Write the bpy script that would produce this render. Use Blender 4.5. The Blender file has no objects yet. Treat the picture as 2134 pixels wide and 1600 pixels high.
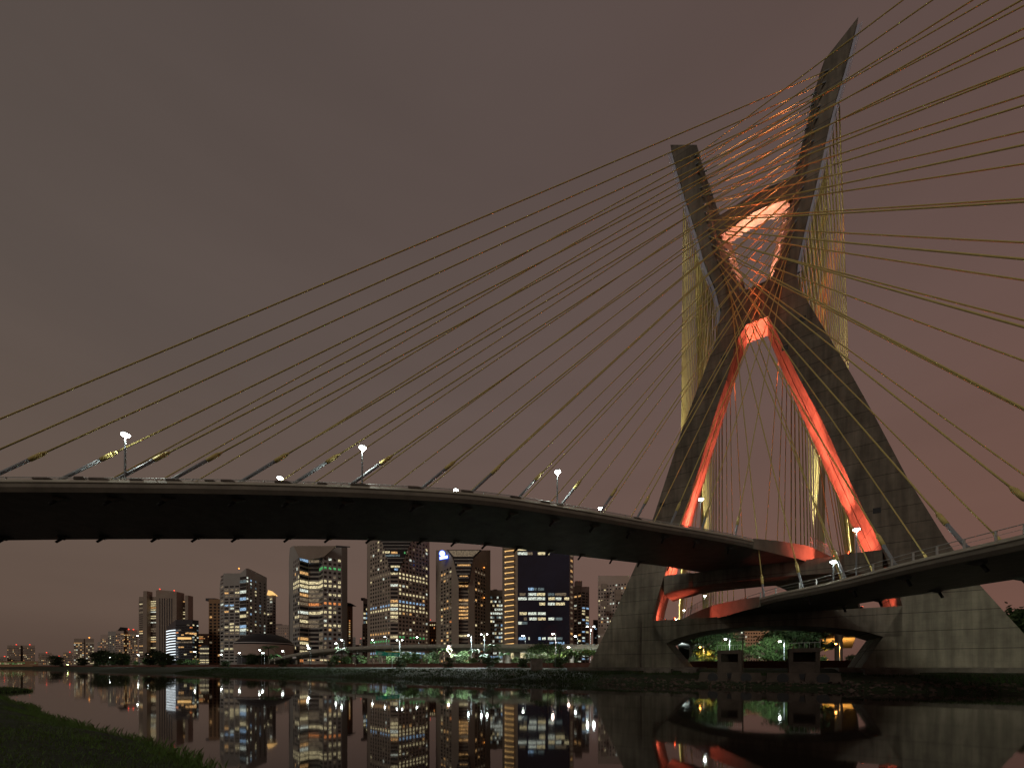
import bpy, bmesh, math, random
from mathutils import Vector, Matrix, noise as mnoise
S = bpy.context.scene
COL = S.collection
R = random.Random(7)
rad = math.radians
# ------------------------------------------------------------------ camera, world, exposure
F, CX, YH, EYE = 800.0, 1067.0, 1388.0, 3.6          # pixel focal length, principal x, horizon row, eye height
cam_d = bpy.data.cameras.new('camera'); cam = bpy.data.objects.new('camera', cam_d); COL.objects.link(cam)
cam.location = (0, 0, EYE); cam.rotation_euler = (rad(90), 0, 0)
cam_d.sensor_width = 36; cam_d.lens = 36 * F / 2134
cam_d.shift_y = (YH - 800) / 2134; cam_d.clip_start = .1; cam_d.clip_end = 9000
S.camera = cam
S.render.resolution_x = 1024; S.render.resolution_y = 767
S.view_settings.view_transform = 'Standard'; S.view_settings.look = 'None'
S.view_settings.exposure = 0; S.view_settings.gamma = 1
W = bpy.data.worlds.new('World'); S.world = W; W.use_nodes = True
nt = W.node_tree; nt.nodes.clear(); N = nt.nodes; L = nt.links
def nd(t, **k):
    n = N.new(t)
    for a, b in k.items(): setattr(n, a, b)
    return n
tc = nd('ShaderNodeTexCoord'); sep = nd('ShaderNodeSeparateXYZ'); L.new(tc.outputs['Generated'], sep.inputs[0])
elev = nd('ShaderNodeValToRGB'); L.new(sep.outputs['Z'], elev.inputs[0])     # overcast sky lit by the city, by elevation
cr = elev.color_ramp; cr.elements[0].position = 0; cr.elements[0].color = (.078, .048, .037, 1)
cr.elements[1].position = 1; cr.elements[1].color = (.070, .056, .050, 1)
for p, c in ((.03, (.088, .055, .042, 1)), (.10, (.112, .072, .055, 1)), (.28, (.112, .076, .060, 1)), (.55, (.094, .070, .060, 1)), (.75, (.080, .061, .053, 1))):
    e = cr.elements.new(p); e.color = c
azi = nd('ShaderNodeMapRange'); azi.inputs[1].default_value = -.75; azi.inputs[2].default_value = .85
L.new(sep.outputs['X'], azi.inputs[0])
tint = nd('ShaderNodeValToRGB'); L.new(azi.outputs[0], tint.inputs[0])
tint.color_ramp.elements[0].color = (.86, .90, .90, 1); tint.color_ramp.elements[1].color = (1.13, .88, .87, 1)
e = tint.color_ramp.elements.new(.5); e.color = (1.05, .98, 1.0, 1)
mul = nd('ShaderNodeMixRGB', blend_type='MULTIPLY'); mul.inputs[0].default_value = 1
L.new(elev.outputs[0], mul.inputs[1]); L.new(tint.outputs[0], mul.inputs[2])
mp = nd('ShaderNodeMapping'); mp.inputs['Scale'].default_value = (1.2, 1.2, 6); L.new(tc.outputs['Generated'], mp.inputs[0])
cl = nd('ShaderNodeTexNoise'); cl.inputs['Scale'].default_value = 2.2; cl.inputs['Detail'].default_value = 3; L.new(mp.outputs[0], cl.inputs[0])
clr = nd('ShaderNodeMapRange'); clr.inputs[1].default_value = .3; clr.inputs[2].default_value = .7; clr.inputs[3].default_value = .965; clr.inputs[4].default_value = 1.035
L.new(cl.outputs[0], clr.inputs[0])
mul2 = nd('ShaderNodeMixRGB', blend_type='MULTIPLY'); mul2.inputs[0].default_value = 1
L.new(mul.outputs[0], mul2.inputs[1]); L.new(clr.outputs[0], mul2.inputs[2])
bg = nd('ShaderNodeBackground'); bg.inputs[1].default_value = 1.26; L.new(mul2.outputs[0], bg.inputs[0])
wo = nd('ShaderNodeOutputWorld'); L.new(bg.outputs[0], wo.inputs[0])
sun_d = bpy.data.lights.new('sun', 'SUN'); sun_d.energy = .42; sun_d.angle = rad(16); sun_d.color = (1, .93, .80)      # veiled glow of the city behind the camera
sun = bpy.data.objects.new('sun', sun_d); COL.objects.link(sun); sun.rotation_euler = Vector((.42, .75, -.55)).to_track_quat('-Z', 'Y').to_euler()
# ------------------------------------------------------------------ tower frame: s along the tower, u towards the river
C0 = (55.2748, 87.6432); DX, DY = .84506, -.53467; NX, NY = -.53467, -.84506
def su(s, u, z=0.0): return Vector((C0[0] + s*DX + u*NX, C0[1] + s*DY + u*NY, z))
def at(px, py, D): return Vector(((px - CX)/F*D, D, EYE + (YH - py)/F*D))
def on_line(px, u):           # point (s) on the line of constant u seen at column px
    r = (px - CX)/F
    ax, ay = C0[0] + u*NX, C0[1] + u*NY
    return (r*ay - ax)/(DX - r*DY)
def interp(x, xs, ys):
    if x <= xs[0]: return ys[0]
    for i in range(1, len(xs)):
        if x <= xs[i]:
            t = (x - xs[i-1])/(xs[i] - xs[i-1]); return ys[i-1] + t*(ys[i] - ys[i-1])
    return ys[-1]
def TH(z): return interp(z, (0, 2, 25.4, 72, 136), (14, 13.6, 12, 6, 4.5))
# ------------------------------------------------------------------ materials
def mat(name, base, rough=.8, var=0.0, vscale=1.0, metal=0.0, bump=0.0, lines=0.0, emit=None, est=0.0, spec=.3, var2=None):
    m = bpy.data.materials.new(name); m.use_nodes = True
    t = m.node_tree; n = t.nodes; l = t.links; b = n['Principled BSDF']
    b.inputs['Base Color'].default_value = (*base, 1); b.inputs['Roughness'].default_value = rough
    b.inputs['Metallic'].default_value = metal; b.inputs['Specular IOR Level'].default_value = spec
    geo = n.new('ShaderNodeNewGeometry'); src = None
    if var > 0:
        no = n.new('ShaderNodeTexNoise'); no.inputs['Scale'].default_value = vscale; no.inputs['Detail'].default_value = 7; no.inputs['Roughness'].default_value = .65
        l.new(geo.outputs['Position'], no.inputs[0])
        r = n.new('ShaderNodeValToRGB'); l.new(no.outputs[0], r.inputs[0])
        r.color_ramp.elements[0].position = .3; r.color_ramp.elements[1].position = .7
        d = var2 or tuple(c*(1 - var) for c in base)
        r.color_ramp.elements[0].color = (*d, 1); r.color_ramp.elements[1].color = (*[min(1, c*(1 + var*.6)) for c in base], 1)
        src = r.outputs[0]
        if lines > 0:                                    # pour joints every 3.3 m, fine form-board seams and streaks below them
            no2 = n.new('ShaderNodeTexNoise'); no2.inputs['Scale'].default_value = 1; no2.inputs['Detail'].default_value = 4
            mp = n.new('ShaderNodeMapping'); mp.inputs['Scale'].default_value = (1.1, 1.1, .09); l.new(geo.outputs['Position'], mp.inputs[0]); l.new(mp.outputs[0], no2.inputs[0])
            mr = n.new('ShaderNodeMapRange'); mr.inputs[1].default_value = .35; mr.inputs[2].default_value = .65; mr.inputs[3].default_value = .72; mr.inputs[4].default_value = 1.15; l.new(no2.outputs[0], mr.inputs[0])
            mx = n.new('ShaderNodeMixRGB'); mx.blend_type = 'MULTIPLY'; mx.inputs[0].default_value = 1; l.new(src, mx.inputs[1]); l.new(mr.outputs[0], mx.inputs[2]); src = mx.outputs[0]
            sp = n.new('ShaderNodeSeparateXYZ'); l.new(geo.outputs['Position'], sp.inputs[0])
            def seam(sock, period, width, dark):
                nonlocal src
                a = n.new('ShaderNodeMath'); a.operation = 'DIVIDE'; l.new(sock, a.inputs[0]); a.inputs[1].default_value = period
                f = n.new('ShaderNodeMath'); f.operation = 'FRACT'; l.new(a.outputs[0], f.inputs[0])
                g = n.new('ShaderNodeMath'); g.operation = 'LESS_THAN'; l.new(f.outputs[0], g.inputs[0]); g.inputs[1].default_value = width/period
                q = n.new('ShaderNodeMixRGB'); q.blend_type = 'MULTIPLY'; l.new(g.outputs[0], q.inputs[0]); l.new(src, q.inputs[1]); q.inputs[2].default_value = (dark, dark, dark, 1); src = q.outputs[0]
            seam(sp.outputs['Z'], 3.3, .11, .35)
            seam(sp.outputs['Z'], 1.1, .05, .88)
            dt = n.new('ShaderNodeVectorMath'); dt.operation = 'DOT_PRODUCT'; dt.inputs[1].default_value = (DX, DY, 0); l.new(geo.outputs['Position'], dt.inputs[0])
            seam(dt.outputs['Value'], 2.4, .06, .87)
            # each cast lift has its own grey
            a = n.new('ShaderNodeMath'); a.operation = 'DIVIDE'; l.new(sp.outputs['Z'], a.inputs[0]); a.inputs[1].default_value = 3.3
            f = n.new('ShaderNodeMath'); f.operation = 'FLOOR'; l.new(a.outputs[0], f.inputs[0])
            a2 = n.new('ShaderNodeMath'); a2.operation = 'DIVIDE'; l.new(dt.outputs['Value'], a2.inputs[0]); a2.inputs[1].default_value = 4.8
            f2 = n.new('ShaderNodeMath'); f2.operation = 'FLOOR'; l.new(a2.outputs[0], f2.inputs[0])
            cv = n.new('ShaderNodeCombineXYZ'); l.new(f.outputs[0], cv.inputs[0]); l.new(f2.outputs[0], cv.inputs[1])
            wn = n.new('ShaderNodeTexWhiteNoise'); l.new(cv.outputs[0], wn.inputs[0])
            m2 = n.new('ShaderNodeMapRange'); m2.inputs[3].default_value = .94; m2.inputs[4].default_value = 1.05; l.new(wn.outputs[0], m2.inputs[0])
            q = n.new('ShaderNodeMixRGB'); q.blend_type = 'MULTIPLY'; q.inputs[0].default_value = 1; l.new(src, q.inputs[1]); l.new(m2.outputs[0], q.inputs[2]); src = q.outputs[0]
        l.new(src, b.inputs['Base Color'])
    if bump > 0:
        nb = n.new('ShaderNodeTexNoise'); nb.inputs['Scale'].default_value = vscale*5; nb.inputs['Detail'].default_value = 5; l.new(geo.outputs['Position'], nb.inputs[0])
        bp = n.new('ShaderNodeBump'); bp.inputs['Strength'].default_value = bump; bp.inputs['Distance'].default_value = .1; l.new(nb.outputs[0], bp.inputs['Height']); l.new(bp.outputs[0], b.inputs['Normal'])
    if emit:
        b.inputs['Emission Color'].default_value = (*emit, 1); b.inputs['Emission Strength'].default_value = est
    return m
def lit_mat(name, col, st, varied=True, sc=(.9, .9, 1.3)):
    m = bpy.data.materials.new(name); m.use_nodes = True; t = m.node_tree; n = t.nodes; l = t.links
    b = n['Principled BSDF']; b.inputs['Base Color'].default_value = (.03, .03, .03, 1); b.inputs['Roughness'].default_value = .3
    b.inputs['Emission Color'].default_value = (*col, 1); b.inputs['Emission Strength'].default_value = st
    if varied:                                           # rooms behind the glass: blinds, ceilings, furniture
        g = n.new('ShaderNodeNewGeometry'); no = n.new('ShaderNodeTexNoise'); no.inputs['Scale'].default_value = 1.0; no.inputs['Detail'].default_value = 2
        mp = n.new('ShaderNodeMapping'); mp.inputs['Scale'].default_value = sc; l.new(g.outputs['Position'], mp.inputs[0]); l.new(mp.outputs[0], no.inputs[0])
        r = n.new('ShaderNodeMapRange'); r.inputs[1].default_value = .35; r.inputs[2].default_value = .62; r.inputs[3].default_value = st*.12; r.inputs[4].default_value = st*1.25
        l.new(no.outputs[0], r.inputs[0]); l.new(r.outputs[0], b.inputs['Emission Strength'])
    return m
M = {}
M['tower'] = mat('tower_concrete', (.19, .165, .13), .85, .40, .16, lines=1, bump=.15)
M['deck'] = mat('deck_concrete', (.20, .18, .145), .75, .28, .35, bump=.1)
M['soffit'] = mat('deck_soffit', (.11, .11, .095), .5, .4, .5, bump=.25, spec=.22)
M['coping'] = mat('pale_coping', (.36, .34, .275), .6, .18, .6)
M['asphalt'] = mat('asphalt', (.05, .05, .052), .85, .2, 1)
M['yellow'] = mat('yellow_sheath', (.60, .50, .18), .65, .12, 2)
M['steel'] = mat('galvanised_steel', (.24, .27, .29), .5, .15, 2)
M['rail'] = mat('grey_painted_steel', (.45, .47, .45), .4, .1, 2, metal=.2)
M['strip'] = mat('pale_metal_strip', (.44, .44, .55), .5, .1, 1)
M['black'] = mat('black_steel', (.012, .012, .014), .5)
M['grass'] = mat('grass', (.020, .040, .008), .85, .5, 1.2, bump=.4)
M['blade'] = mat('grass_blade', (.10, .19, .04), .7, .45, .9)
M['ground'] = mat('bank_soil_and_grass', (.018, .028, .010), .95, .55, .45, bump=.5)
M['rock'] = mat('bank_rubble', (.085, .06, .05), .9, .4, .8, bump=.3)
M['oldc'] = mat('stained_concrete', (.12, .10, .085), .85, .5, .5, bump=.3)
M['gate'] = mat('dark_weathered_concrete', (.060, .045, .036), .9, .4, .5, bump=.2)  # the deck's shadow over the gate houses is put into this dark base colour
M['wallred'] = mat('red_brown_wall', (.13, .055, .04), .9, .4, .5)  # red glow of tail lights is put into the wall colour
M['via'] = mat('viaduct_concrete', (.34, .32, .27), .8, .2, .2)
M['pole'] = mat('lamp_pole_grey', (.18, .20, .21), .45, metal=.3)
M['trunk'] = mat('bark', (.07, .05, .035), .9, .4, 3)
M['leafA'] = mat('leaf_green', (.065, .12, .035), .6, .5, .8)
M['leafB'] = mat('leaf_dark', (.03, .055, .016), .7, .5, .8)
M['leafC'] = mat('leaf_light', (.12, .19, .06), .6, .4, .8)
M['palm'] = mat('palm_green', (.08, .17, .06), .55, .4, 1)
M['signgreen'] = mat('sign_green', (.0, .16, .10), .5, emit=(0, .25, .17), est=.12)
M['signyel'] = mat('sign_yellow', (.7, .45, .02), .5)
M['white'] = mat('white_paint', (.75, .75, .75), .5)
M['wallG'] = mat('facade_grey_stone', (.38, .36, .34), .8, .12, .05)
M['wallB'] = mat('facade_brown_stone', (.35, .285, .235), .8, .15, .05)
M['wallP'] = mat('facade_pink_granite', (.40, .33, .28), .75, .12, .05)
M['wallO'] = mat('facade_ochre', (.33, .20, .11), .8, .12, .05)
M['wallW'] = mat('facade_white', (.50, .40, .35), .8, .1, .05)
M['wallD'] = mat('facade_dark_metal', (.045, .045, .055), .35, .1, .05, spec=.6)
M['glass'] = mat('dark_glass', (.010, .012, .016), .12, spec=.6)
M['glassN'] = mat('navy_curtain_glass', (.013, .018, .045), .15, .3, .06, spec=.6)
M['roofdark'] = mat('dark_roof', (.018, .016, .018), .5, spec=.3)
for k, c, s in (('warm', (1, .55, .20), .85), ('yel', (1, .84, .47), .85), ('wht', (.92, 1, .86), .85), ('blu', (.42, .68, 1), .75), ('grn', (.16, .80, .25), .5), ('org', (1, .34, .10), .8), ('dim', (.8, .60, .38), .22), ('dimb', (.45, .62, .66), .22)):
    M[k] = lit_mat('window_light_' + k, c, s)
M['fluo'] = lit_mat('white_light_band', (.85, .95, 1), 1.6, False)
M['cove'] = lit_mat('warm_light_band', (1, .58, .20), 1.1, False)
M['signblue'] = lit_mat('sign_blue_glow', (.02, .12, 1), 1.6, False)
M['signwhite'] = lit_mat('sign_white_glow', (.75, .88, 1), 2.2, False)
M['redlamp'] = lit_mat('red_beacon', (1, .06, .03), 2.5, False)
M['orglamp'] = lit_mat('orange_beacon', (1, .35, .06), 3, False)
M['tail'] = lit_mat('tail_light_red', (1, .05, .02), 2, False)
def lamp_mat(name, col, st): return lit_mat(name, col, st, False)
M['lw'] = lamp_mat('lamp_white', (.92, 1, .93), 40); M['lo'] = lamp_mat('lamp_sodium', (1, .42, .08), 30); M['lp'] = lamp_mat('lamp_pink_white', (1, .75, .68), 30); M['lg'] = lamp_mat('lamp_greenish', (.8, 1, .3), 25)
M['flood'] = lamp_mat('flood_red_glass', (1, .10, .03), 14)
# ------------------------------------------------------------------ builders
def thing(name, label, cat, loc=(0, 0, 0), group=None, kind=None):
    o = bpy.data.objects.new(name, None); COL.objects.link(o); o.location = loc; o.empty_display_size = .5
    o['label'] = label; o['category'] = cat
    if group: o['group'] = group
    if kind: o['kind'] = kind
    return o
def tag(o, label=None, cat=None, group=None, kind=None):
    for k, v in (('label', label), ('category', cat), ('group', group), ('kind', kind)):
        if v: o[k] = v
    return o
def wloc(o):
    v = Vector((0, 0, 0))
    while o: v = v + Vector(o.location); o = o.parent
    return v
def mk(name, vs, fs, m, parent=None, smooth=False, loc=None, mats=None, fm=None):
    me = bpy.data.meshes.new(name)
    off = wloc(parent) if parent else Vector((0, 0, 0))
    if loc is not None: off = off + Vector(loc) if parent else Vector(loc)
    me.from_pydata([tuple(Vector(v) - off) for v in vs], [], fs); me.update()
    if mats:
        for q in mats: me.materials.append(q)
        if fm:
            for p, i in zip(me.polygons, fm): p.material_index = i
    else: me.materials.append(m)
    if smooth:
        for p in me.polygons: p.use_smooth = True
    o = bpy.data.objects.new(name, me); COL.objects.link(o)
    if parent: o.parent = parent
    if loc is not None: o.location = loc
    return o
class MB:
    def __init__(s): s.v = []; s.f = []; s.m = []
    def add(s, vs, fs, mi=0):
        b = len(s.v); s.v += [Vector(v) for v in vs]; s.f += [tuple(i + b for i in f) for f in fs]; s.m += [mi]*len(fs); return s
    def box(s, c, hx, hy, hz, ex=Vector((1, 0, 0)), ey=Vector((0, 1, 0)), ez=Vector((0, 0, 1)), mi=0):
        c = Vector(c); vs = [c + ex*(a*hx) + ey*(b*hy) + ez*(d*hz) for a in (-1, 1) for b in (-1, 1) for d in (-1, 1)]
        return s.add(vs, [(0, 1, 3, 2), (4, 6, 7, 5), (0, 4, 5, 1), (2, 3, 7, 6), (0, 2, 6, 4), (1, 5, 7, 3)], mi)
    def tube(s, p, q, r0, r1=None, n=8, mi=0, cap=True):
        p, q = Vector(p), Vector(q); r1 = r0 if r1 is None else r1; d = (q - p)
        if d.length < 1e-6: return s
        d.normalize(); a = d.orthogonal().normalized(); b = d.cross(a)
        vs = [p + (a*math.cos(t) + b*math.sin(t))*r0 for t in [6.28318*i/n for i in range(n)]] + [q + (a*math.cos(t) + b*math.sin(t))*r1 for t in [6.28318*i/n for i in range(n)]]
        fs = [(i, (i+1) % n, n + (i+1) % n, n + i) for i in range(n)]
        if cap: fs += [tuple(range(n-1, -1, -1)), tuple(range(n, 2*n))]
        return s.add(vs, fs, mi)
    def cable(s, p, q, r, n=8, seg=26, sag=.0, mi=0):     # long stay in short lengths, with its slight sag
        p, q = Vector(p), Vector(q); d = (q - p).normalized(); a = d.orthogonal().normalized(); b = d.cross(a)
        rs_ = []
        for k in range(seg + 1):
            t = k/seg; c = p.lerp(q, t) - Vector((0, 0, 4*sag*t*(1 - t)))
            rs_.append([c + (a*math.cos(x) + b*math.sin(x))*r for x in [6.28318*i/n for i in range(n)]])
        return s.rings(rs_, mi=mi)
    def ball(s, c, r, n=8, k=6, mi=0, sz=1.0):
        vs = []; c = Vector(c)
        for j in range(k + 1):
            th = math.pi*j/k
            for i in range(n): vs.append(c + Vector((r*math.sin(th)*math.cos(6.28318*i/n), r*math.sin(th)*math.sin(6.28318*i/n), r*sz*math.cos(th))))
        fs = [(j*n + i, (j+1)*n + i, (j+1)*n + (i+1) % n, j*n + (i+1) % n) for j in range(k) for i in range(n)]
        return s.add(vs, fs, mi)
    def rings(s, rs, close=True, cap=True, mi=0):       # rs: list of equal-length vertex rings
        n = len(rs[0]); vs = [v for r in rs for v in r]; fs = []
        for j in range(len(rs) - 1):
            for i in range(n if close else n - 1): fs.append((j*n + i, j*n + (i+1) % n, (j+1)*n + (i+1) % n, (j+1)*n + i))
        if cap and close: fs += [tuple(range(n-1, -1, -1)), tuple((len(rs)-1)*n + i for i in range(n))]
        return s.add(vs, fs, mi)
    def build(s, name, m, parent=None, smooth=False, loc=None):
        if isinstance(m, (list, tuple)): return mk(name, s.v, s.f, None, parent, smooth, loc, mats=m, fm=s.m)
        return mk(name, s.v, s.f, m, parent, smooth, loc)
def fixn(o):
    bm = bmesh.new(); bm.from_mesh(o.data); bmesh.ops.recalc_face_normals(bm, faces=bm.faces); bm.to_mesh(o.data); bm.free(); return o
def light(name, kind, loc, power, col, parent=None, size=.3, aim=None, cone=None, blend=.6):
    d = bpy.data.lights.new(name, kind); d.energy = power; d.color = col; d.shadow_soft_size = size
    o = bpy.data.objects.new(name, d); COL.objects.link(o)
    if kind == 'SPOT':
        d.spot_size = rad(cone); d.spot_blend = blend
        o.rotation_euler = (Vector(aim) - Vector(loc)).to_track_quat('-Z', 'Y').to_euler()
    if parent: o.parent = parent; o.location = Vector(loc) - wloc(parent)
    else: o.location = loc
    return o
def copy_tree(o, parent=None):
    c = o.copy(); COL.objects.link(c); c.parent = parent
    for ch in [x for x in bpy.data.objects if x.parent == o]: copy_tree(ch, c)
    return c
# ------------------------------------------------------------------ ground, river
prof = [(-6000, 3.2), (-1500, 3.2), (-400, 3.2), (-100, 3.2), (-20, 3.2), (0, 3.2), (6, 3.05), (9, 2.7), (12, 2.2), (15, 1.9), (18, 1.6), (21, 1.25), (24, .85), (26, .5), (27.5, .1), (28.6, -.4), (31, -1.2), (60, -1.4),
        (94, -1.0), (97, -.35), (98.2, .1), (99.2, .6), (100.5, 1.15), (102, 1.55), (104, 1.85), (110, 2.2), (150, 2.4), (6000, 2.4)]
ss = [-6000, -2500, -1200, -700, -450, -300] + [-220 + 4*i for i in range(86)] + [160, 300, 900, 6000]
vs = []; fs = []; nu = len(prof)
for s in ss:
    for (u, z) in prof:
        uu, zz = u, z
        if 0 < u < 110 and abs(s) < 400:
            w = 1.3*mnoise.noise(Vector((s*.06, u*.02, 3))) + .5*mnoise.noise(Vector((s*.25, u*.1, 8)))
            if u in (26, 27.5, 28.6, 97, 98.2, 99.2): uu = u + w
            zz = z + .18*mnoise.noise(Vector((s*.2, u*.3, 1)))*(1 if u > 8 else .3)
        if u == 97 or u == 98.2 or u == 99.2:
            uu += .0
        vs.append(su(s, uu, zz))
for i in range(len(ss) - 1):
    for j in range(nu - 1): fs.append((i*nu + j, (i+1)*nu + j, (i+1)*nu + j + 1, i*nu + j + 1))
tag(mk('ground', vs, fs, M['ground'], smooth=True), kind='structure')
wm = bpy.data.materials.new('river_water'); wm.use_nodes = True; t = wm.node_tree; n = t.nodes; l = t.links; b = n['Principled BSDF']
b.inputs['Base Color'].default_value = (.016, .011, .009, 1); b.inputs['Roughness'].default_value = .05; b.inputs['IOR'].default_value = 1.75
g = n.new('ShaderNodeNewGeometry')
wn_ = n.new('ShaderNodeTexNoise'); wn_.inputs['Scale'].default_value = .035; wn_.inputs['Detail'].default_value = 3; l.new(g.outputs['Position'], wn_.inputs[0])
wr_ = n.new('ShaderNodeMapRange'); wr_.inputs[1].default_value = .4; wr_.inputs[2].default_value = .65; wr_.inputs[3].default_value = .028; wr_.inputs[4].default_value = .06; l.new(wn_.outputs[0], wr_.inputs[0]); l.new(wr_.outputs[0], b.inputs['Roughness'])
no = n.new('ShaderNodeTexNoise'); no.inputs['Scale'].default_value = .55; no.inputs['Detail'].default_value = 3
l.new(g.outputs['Position'], no.inputs[0]); bp = n.new('ShaderNodeBump'); bp.inputs['Strength'].default_value = .035; bp.inputs['Distance'].default_value = .05
l.new(no.outputs[0], bp.inputs['Height']); l.new(bp.outputs[0], b.inputs['Normal'])
tag(mk('river_water', [su(-6000, 24, 0), su(6000, 24, 0), su(6000, 103, 0), su(-6000, 103, 0)], [(0, 1, 2, 3)], wm), kind='structure')
tag(mk('road', [su(-1500, -8, 3.206), su(1500, -8, 3.206), su(1500, -24, 3.206), su(-1500, -24, 3.206)], [(0, 1, 2, 3)], M['asphalt']), kind='structure')
# ------------------------------------------------------------------ tower
tw = thing('bridge_tower', 'giant X-shaped raw concrete cable-stay tower standing on the far bank', 'bridge tower', su(0, 0, 3.2))
OUT = {-1: [(3.4, -37.2), (17, -30.4), (29.4, -24.84), (40.7, -20.84), (59.5, -15.0), (70.2, -11.0), (79.5, -7.4), (86, -6.42), (88, -6.9)],
       1: [(3.4, 40.0), (8.9, 37.05), (17.3, 32.42), (26.1, 28.36), (38.2, 23.83), (51.3, 19.62), (60.5, 16.52), (70.35, 13.0), (76.7, 10.63), (83.2, 8.08), (88, 7.5)]}
INN = {-1: [(3.4, -13.5), (9.1, -17.8), (14.65, -21.1), (20.6, -19.7), (25.4, -18.3), (37.2, -14.6), (49.9, -10.9), (60.3, -8.1), (68.8, -5.4), (77.5, -3.2), (80, -1.5)],
       1: [(3.4, 17.2), (9.1, 20.3), (14.65, 22.9), (20.6, 21.6), (25.4, 20.3), (31.2, 18.5), (43, 14.8), (53.7, 11.6), (63.2, 8.2), (77.7, 3.5), (80, 2.6)]}
BCK = {-1: [(25.4, -18.3), (40.5, -13.55), (56, -9.0), (66.8, -5.5), (80, -1.4)], 1: [(25.4, 20.3), (34.5, 17.4), (51, 11.9), (67, 6.55), (80, 2.6)]}
def tab(t, z): return interp(z, [a for a, _ in t], [b for _, b in t])
def ring(so, si, sg, zo, zi, sb=None):            # horizontal section with a drainage groove down the middle of the inner face
    to, ti = TH(zo)/2, TH(zi)/2; g = .35*sg
    sb = si if sb is None else sb; m = (si + sb)/2
    return [su(so, to, zo), su(si, ti, zi), su(m, .22, zi), su(m + g, .22, zi), su(m + g, -.22, zi), su(m, -.22, zi), su(sb, -ti, zi), su(so, -to, zo)]
for sg in (-1, 1):
    zs = sorted(set([a for a, _ in OUT[sg] if a <= 80] + [a for a, _ in INN[sg]] + [10, 45, 55, 65, 72]))
    fixn(MB().rings([ring(tab(OUT[sg], z), tab(INN[sg], z), sg, z, z, tab(BCK[sg], z) if z > 25.4 else None) for z in zs]).build('leg', M['tower'], tw))
    so = {-1: [(88, -6.9), (92, -7.7), (98, -9.72), (105.6, -11.3), (120.3, -14.89), (132.68, -17.54)], 1: [(88, 7.5), (92, 8.3), (98.1, 9.55), (105.6, 11.29), (116.1, 13.31), (125.5, 15.87), (132.68, 17.55)]}[sg]
    si = {-1: [(88, -3.3), (90, -3.83), (95.1, -5.56), (103.4, -7.82), (111.2, -9.02), (128.3, -11.6)], 1: [(88, 4.4), (95, 6.12), (100.8, 7.12), (110.2, 9.08), (120.1, 10.84), (126.9, 12.2), (128.5, 12.3)]}[sg]
    sb = {-1: [(88, -1.2), (93.6, -1.69), (98.5, -3.16), (106.5, -4.85), (115.3, -7.6), (128.3, -10.9)], 1: [(88, 2.0), (92.5, 2.57), (94.8, 3.12), (101, 4.48), (106.9, 5.9), (118.1, 8.76), (127.8, 10.93)]}[sg]
    rs = []
    for z in (88, 90, 92, 96, 100, 105, 110, 115, 120, 124): rs.append(ring(tab(so, z), tab(si, z), sg, z, z, tab(sb, z)))
    rs.append(ring(so[-1][1], si[-1][1], sg, so[-1][0], si[-1][0], sb[-1][1]))
    fixn(MB().rings(rs).build('arm', M['tower'], tw))
    if sg == -1: SOL, SIL, SBL = so, si, sb
    else: SOR, SIR, SBR = so, si, sb
    st = MB()                            # pale metal edge strip on the outer face
    z0_ = 87 if sg > 0 else 83
    for a, b in [(z0_ + (131.6 - z0_)*k/18, z0_ + (131.6 - z0_)*(k + 1)/18) for k in range(18)]:
        fo = lambda z: tab(so, z) if z >= 88 else tab(OUT[sg], z)
        for k0, k1, uo in ((.12, .62, 0), (.80, .92, 0)):
            q = []
            for z in (a, b):
                x = fo(z); t = TH(z)/2
                q.append([su(x + sg*k0, t - .35, z), su(x + sg*k1, t - .35, z), su(x + sg*k1, t - .75, z), su(x + sg*k0, t - .75, z)])
            st.rings(q)
    fixn(st.build('edge_strip', M['strip'], tw))
rs = []
for z in (80, 83.2, 86, 87.2):
    a, b2 = tab(OUT[-1], z), tab(OUT[1], z); t = TH(z)/2
    rs.append([su(a, t, z), su(b2, t, z), su(b2, -t, z), su(a, -t, z)])
a, b2, t = -6.9, 7.5, TH(88)/2
rs.append([su(a, t, 88), su(b2, t, 88), su(b2, -t, 88), su(a, -t, 88)])
fixn(MB().rings(rs).build('waist_block', M['tower'], tw))
def beam(name, sts, tw, m=None):         # sts: (s, ztop, zbottom, front recess)
    rs = []
    for s, zt, zb, rc in sts:
        rs.append([su(s, TH(zt)/2 - rc, zt), su(s, TH(zb)/2 - rc, zb), su(s, -TH(zb)/2 + rc, zb), su(s, -TH(zt)/2 + rc, zt)])
    return fixn(MB().rings(rs).build(name, m or M['tower'], tw))
beam('crossbeam', [(-8.0, 109, 104.5, .9), (-5.4, 109.2, 104.3, .9), (-2, 109.6, 105.2, .9), (.6, 109.7, 105.5, .9), (3, 109.4, 105.2, .9), (6.1, 108.6, 104.3, .9), (8, 108.4, 104.2, .9)], tw)
rb = [(-18.31, 25.4, 20.85, 0), (-16.5, 25.4, 21.35, 0), (-12.9, 25.4, 21.95, 0), (-12.1, 25.4, 22.05, .9), (-8, 25.4, 22.35, .9), (-4, 25.4, 22.45, .9), (1, 25.4, 22.5, .9), (6, 25.4, 22.45, .9), (10, 25.4, 22.3, .9), (14.0, 25.4, 22.05, .9), (14.8, 25.4, 21.9, 0), (18, 25.4, 21.3, 0), (20.29, 25.4, 20.8, 0)]
beam('road_beam', rb, tw)
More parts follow.
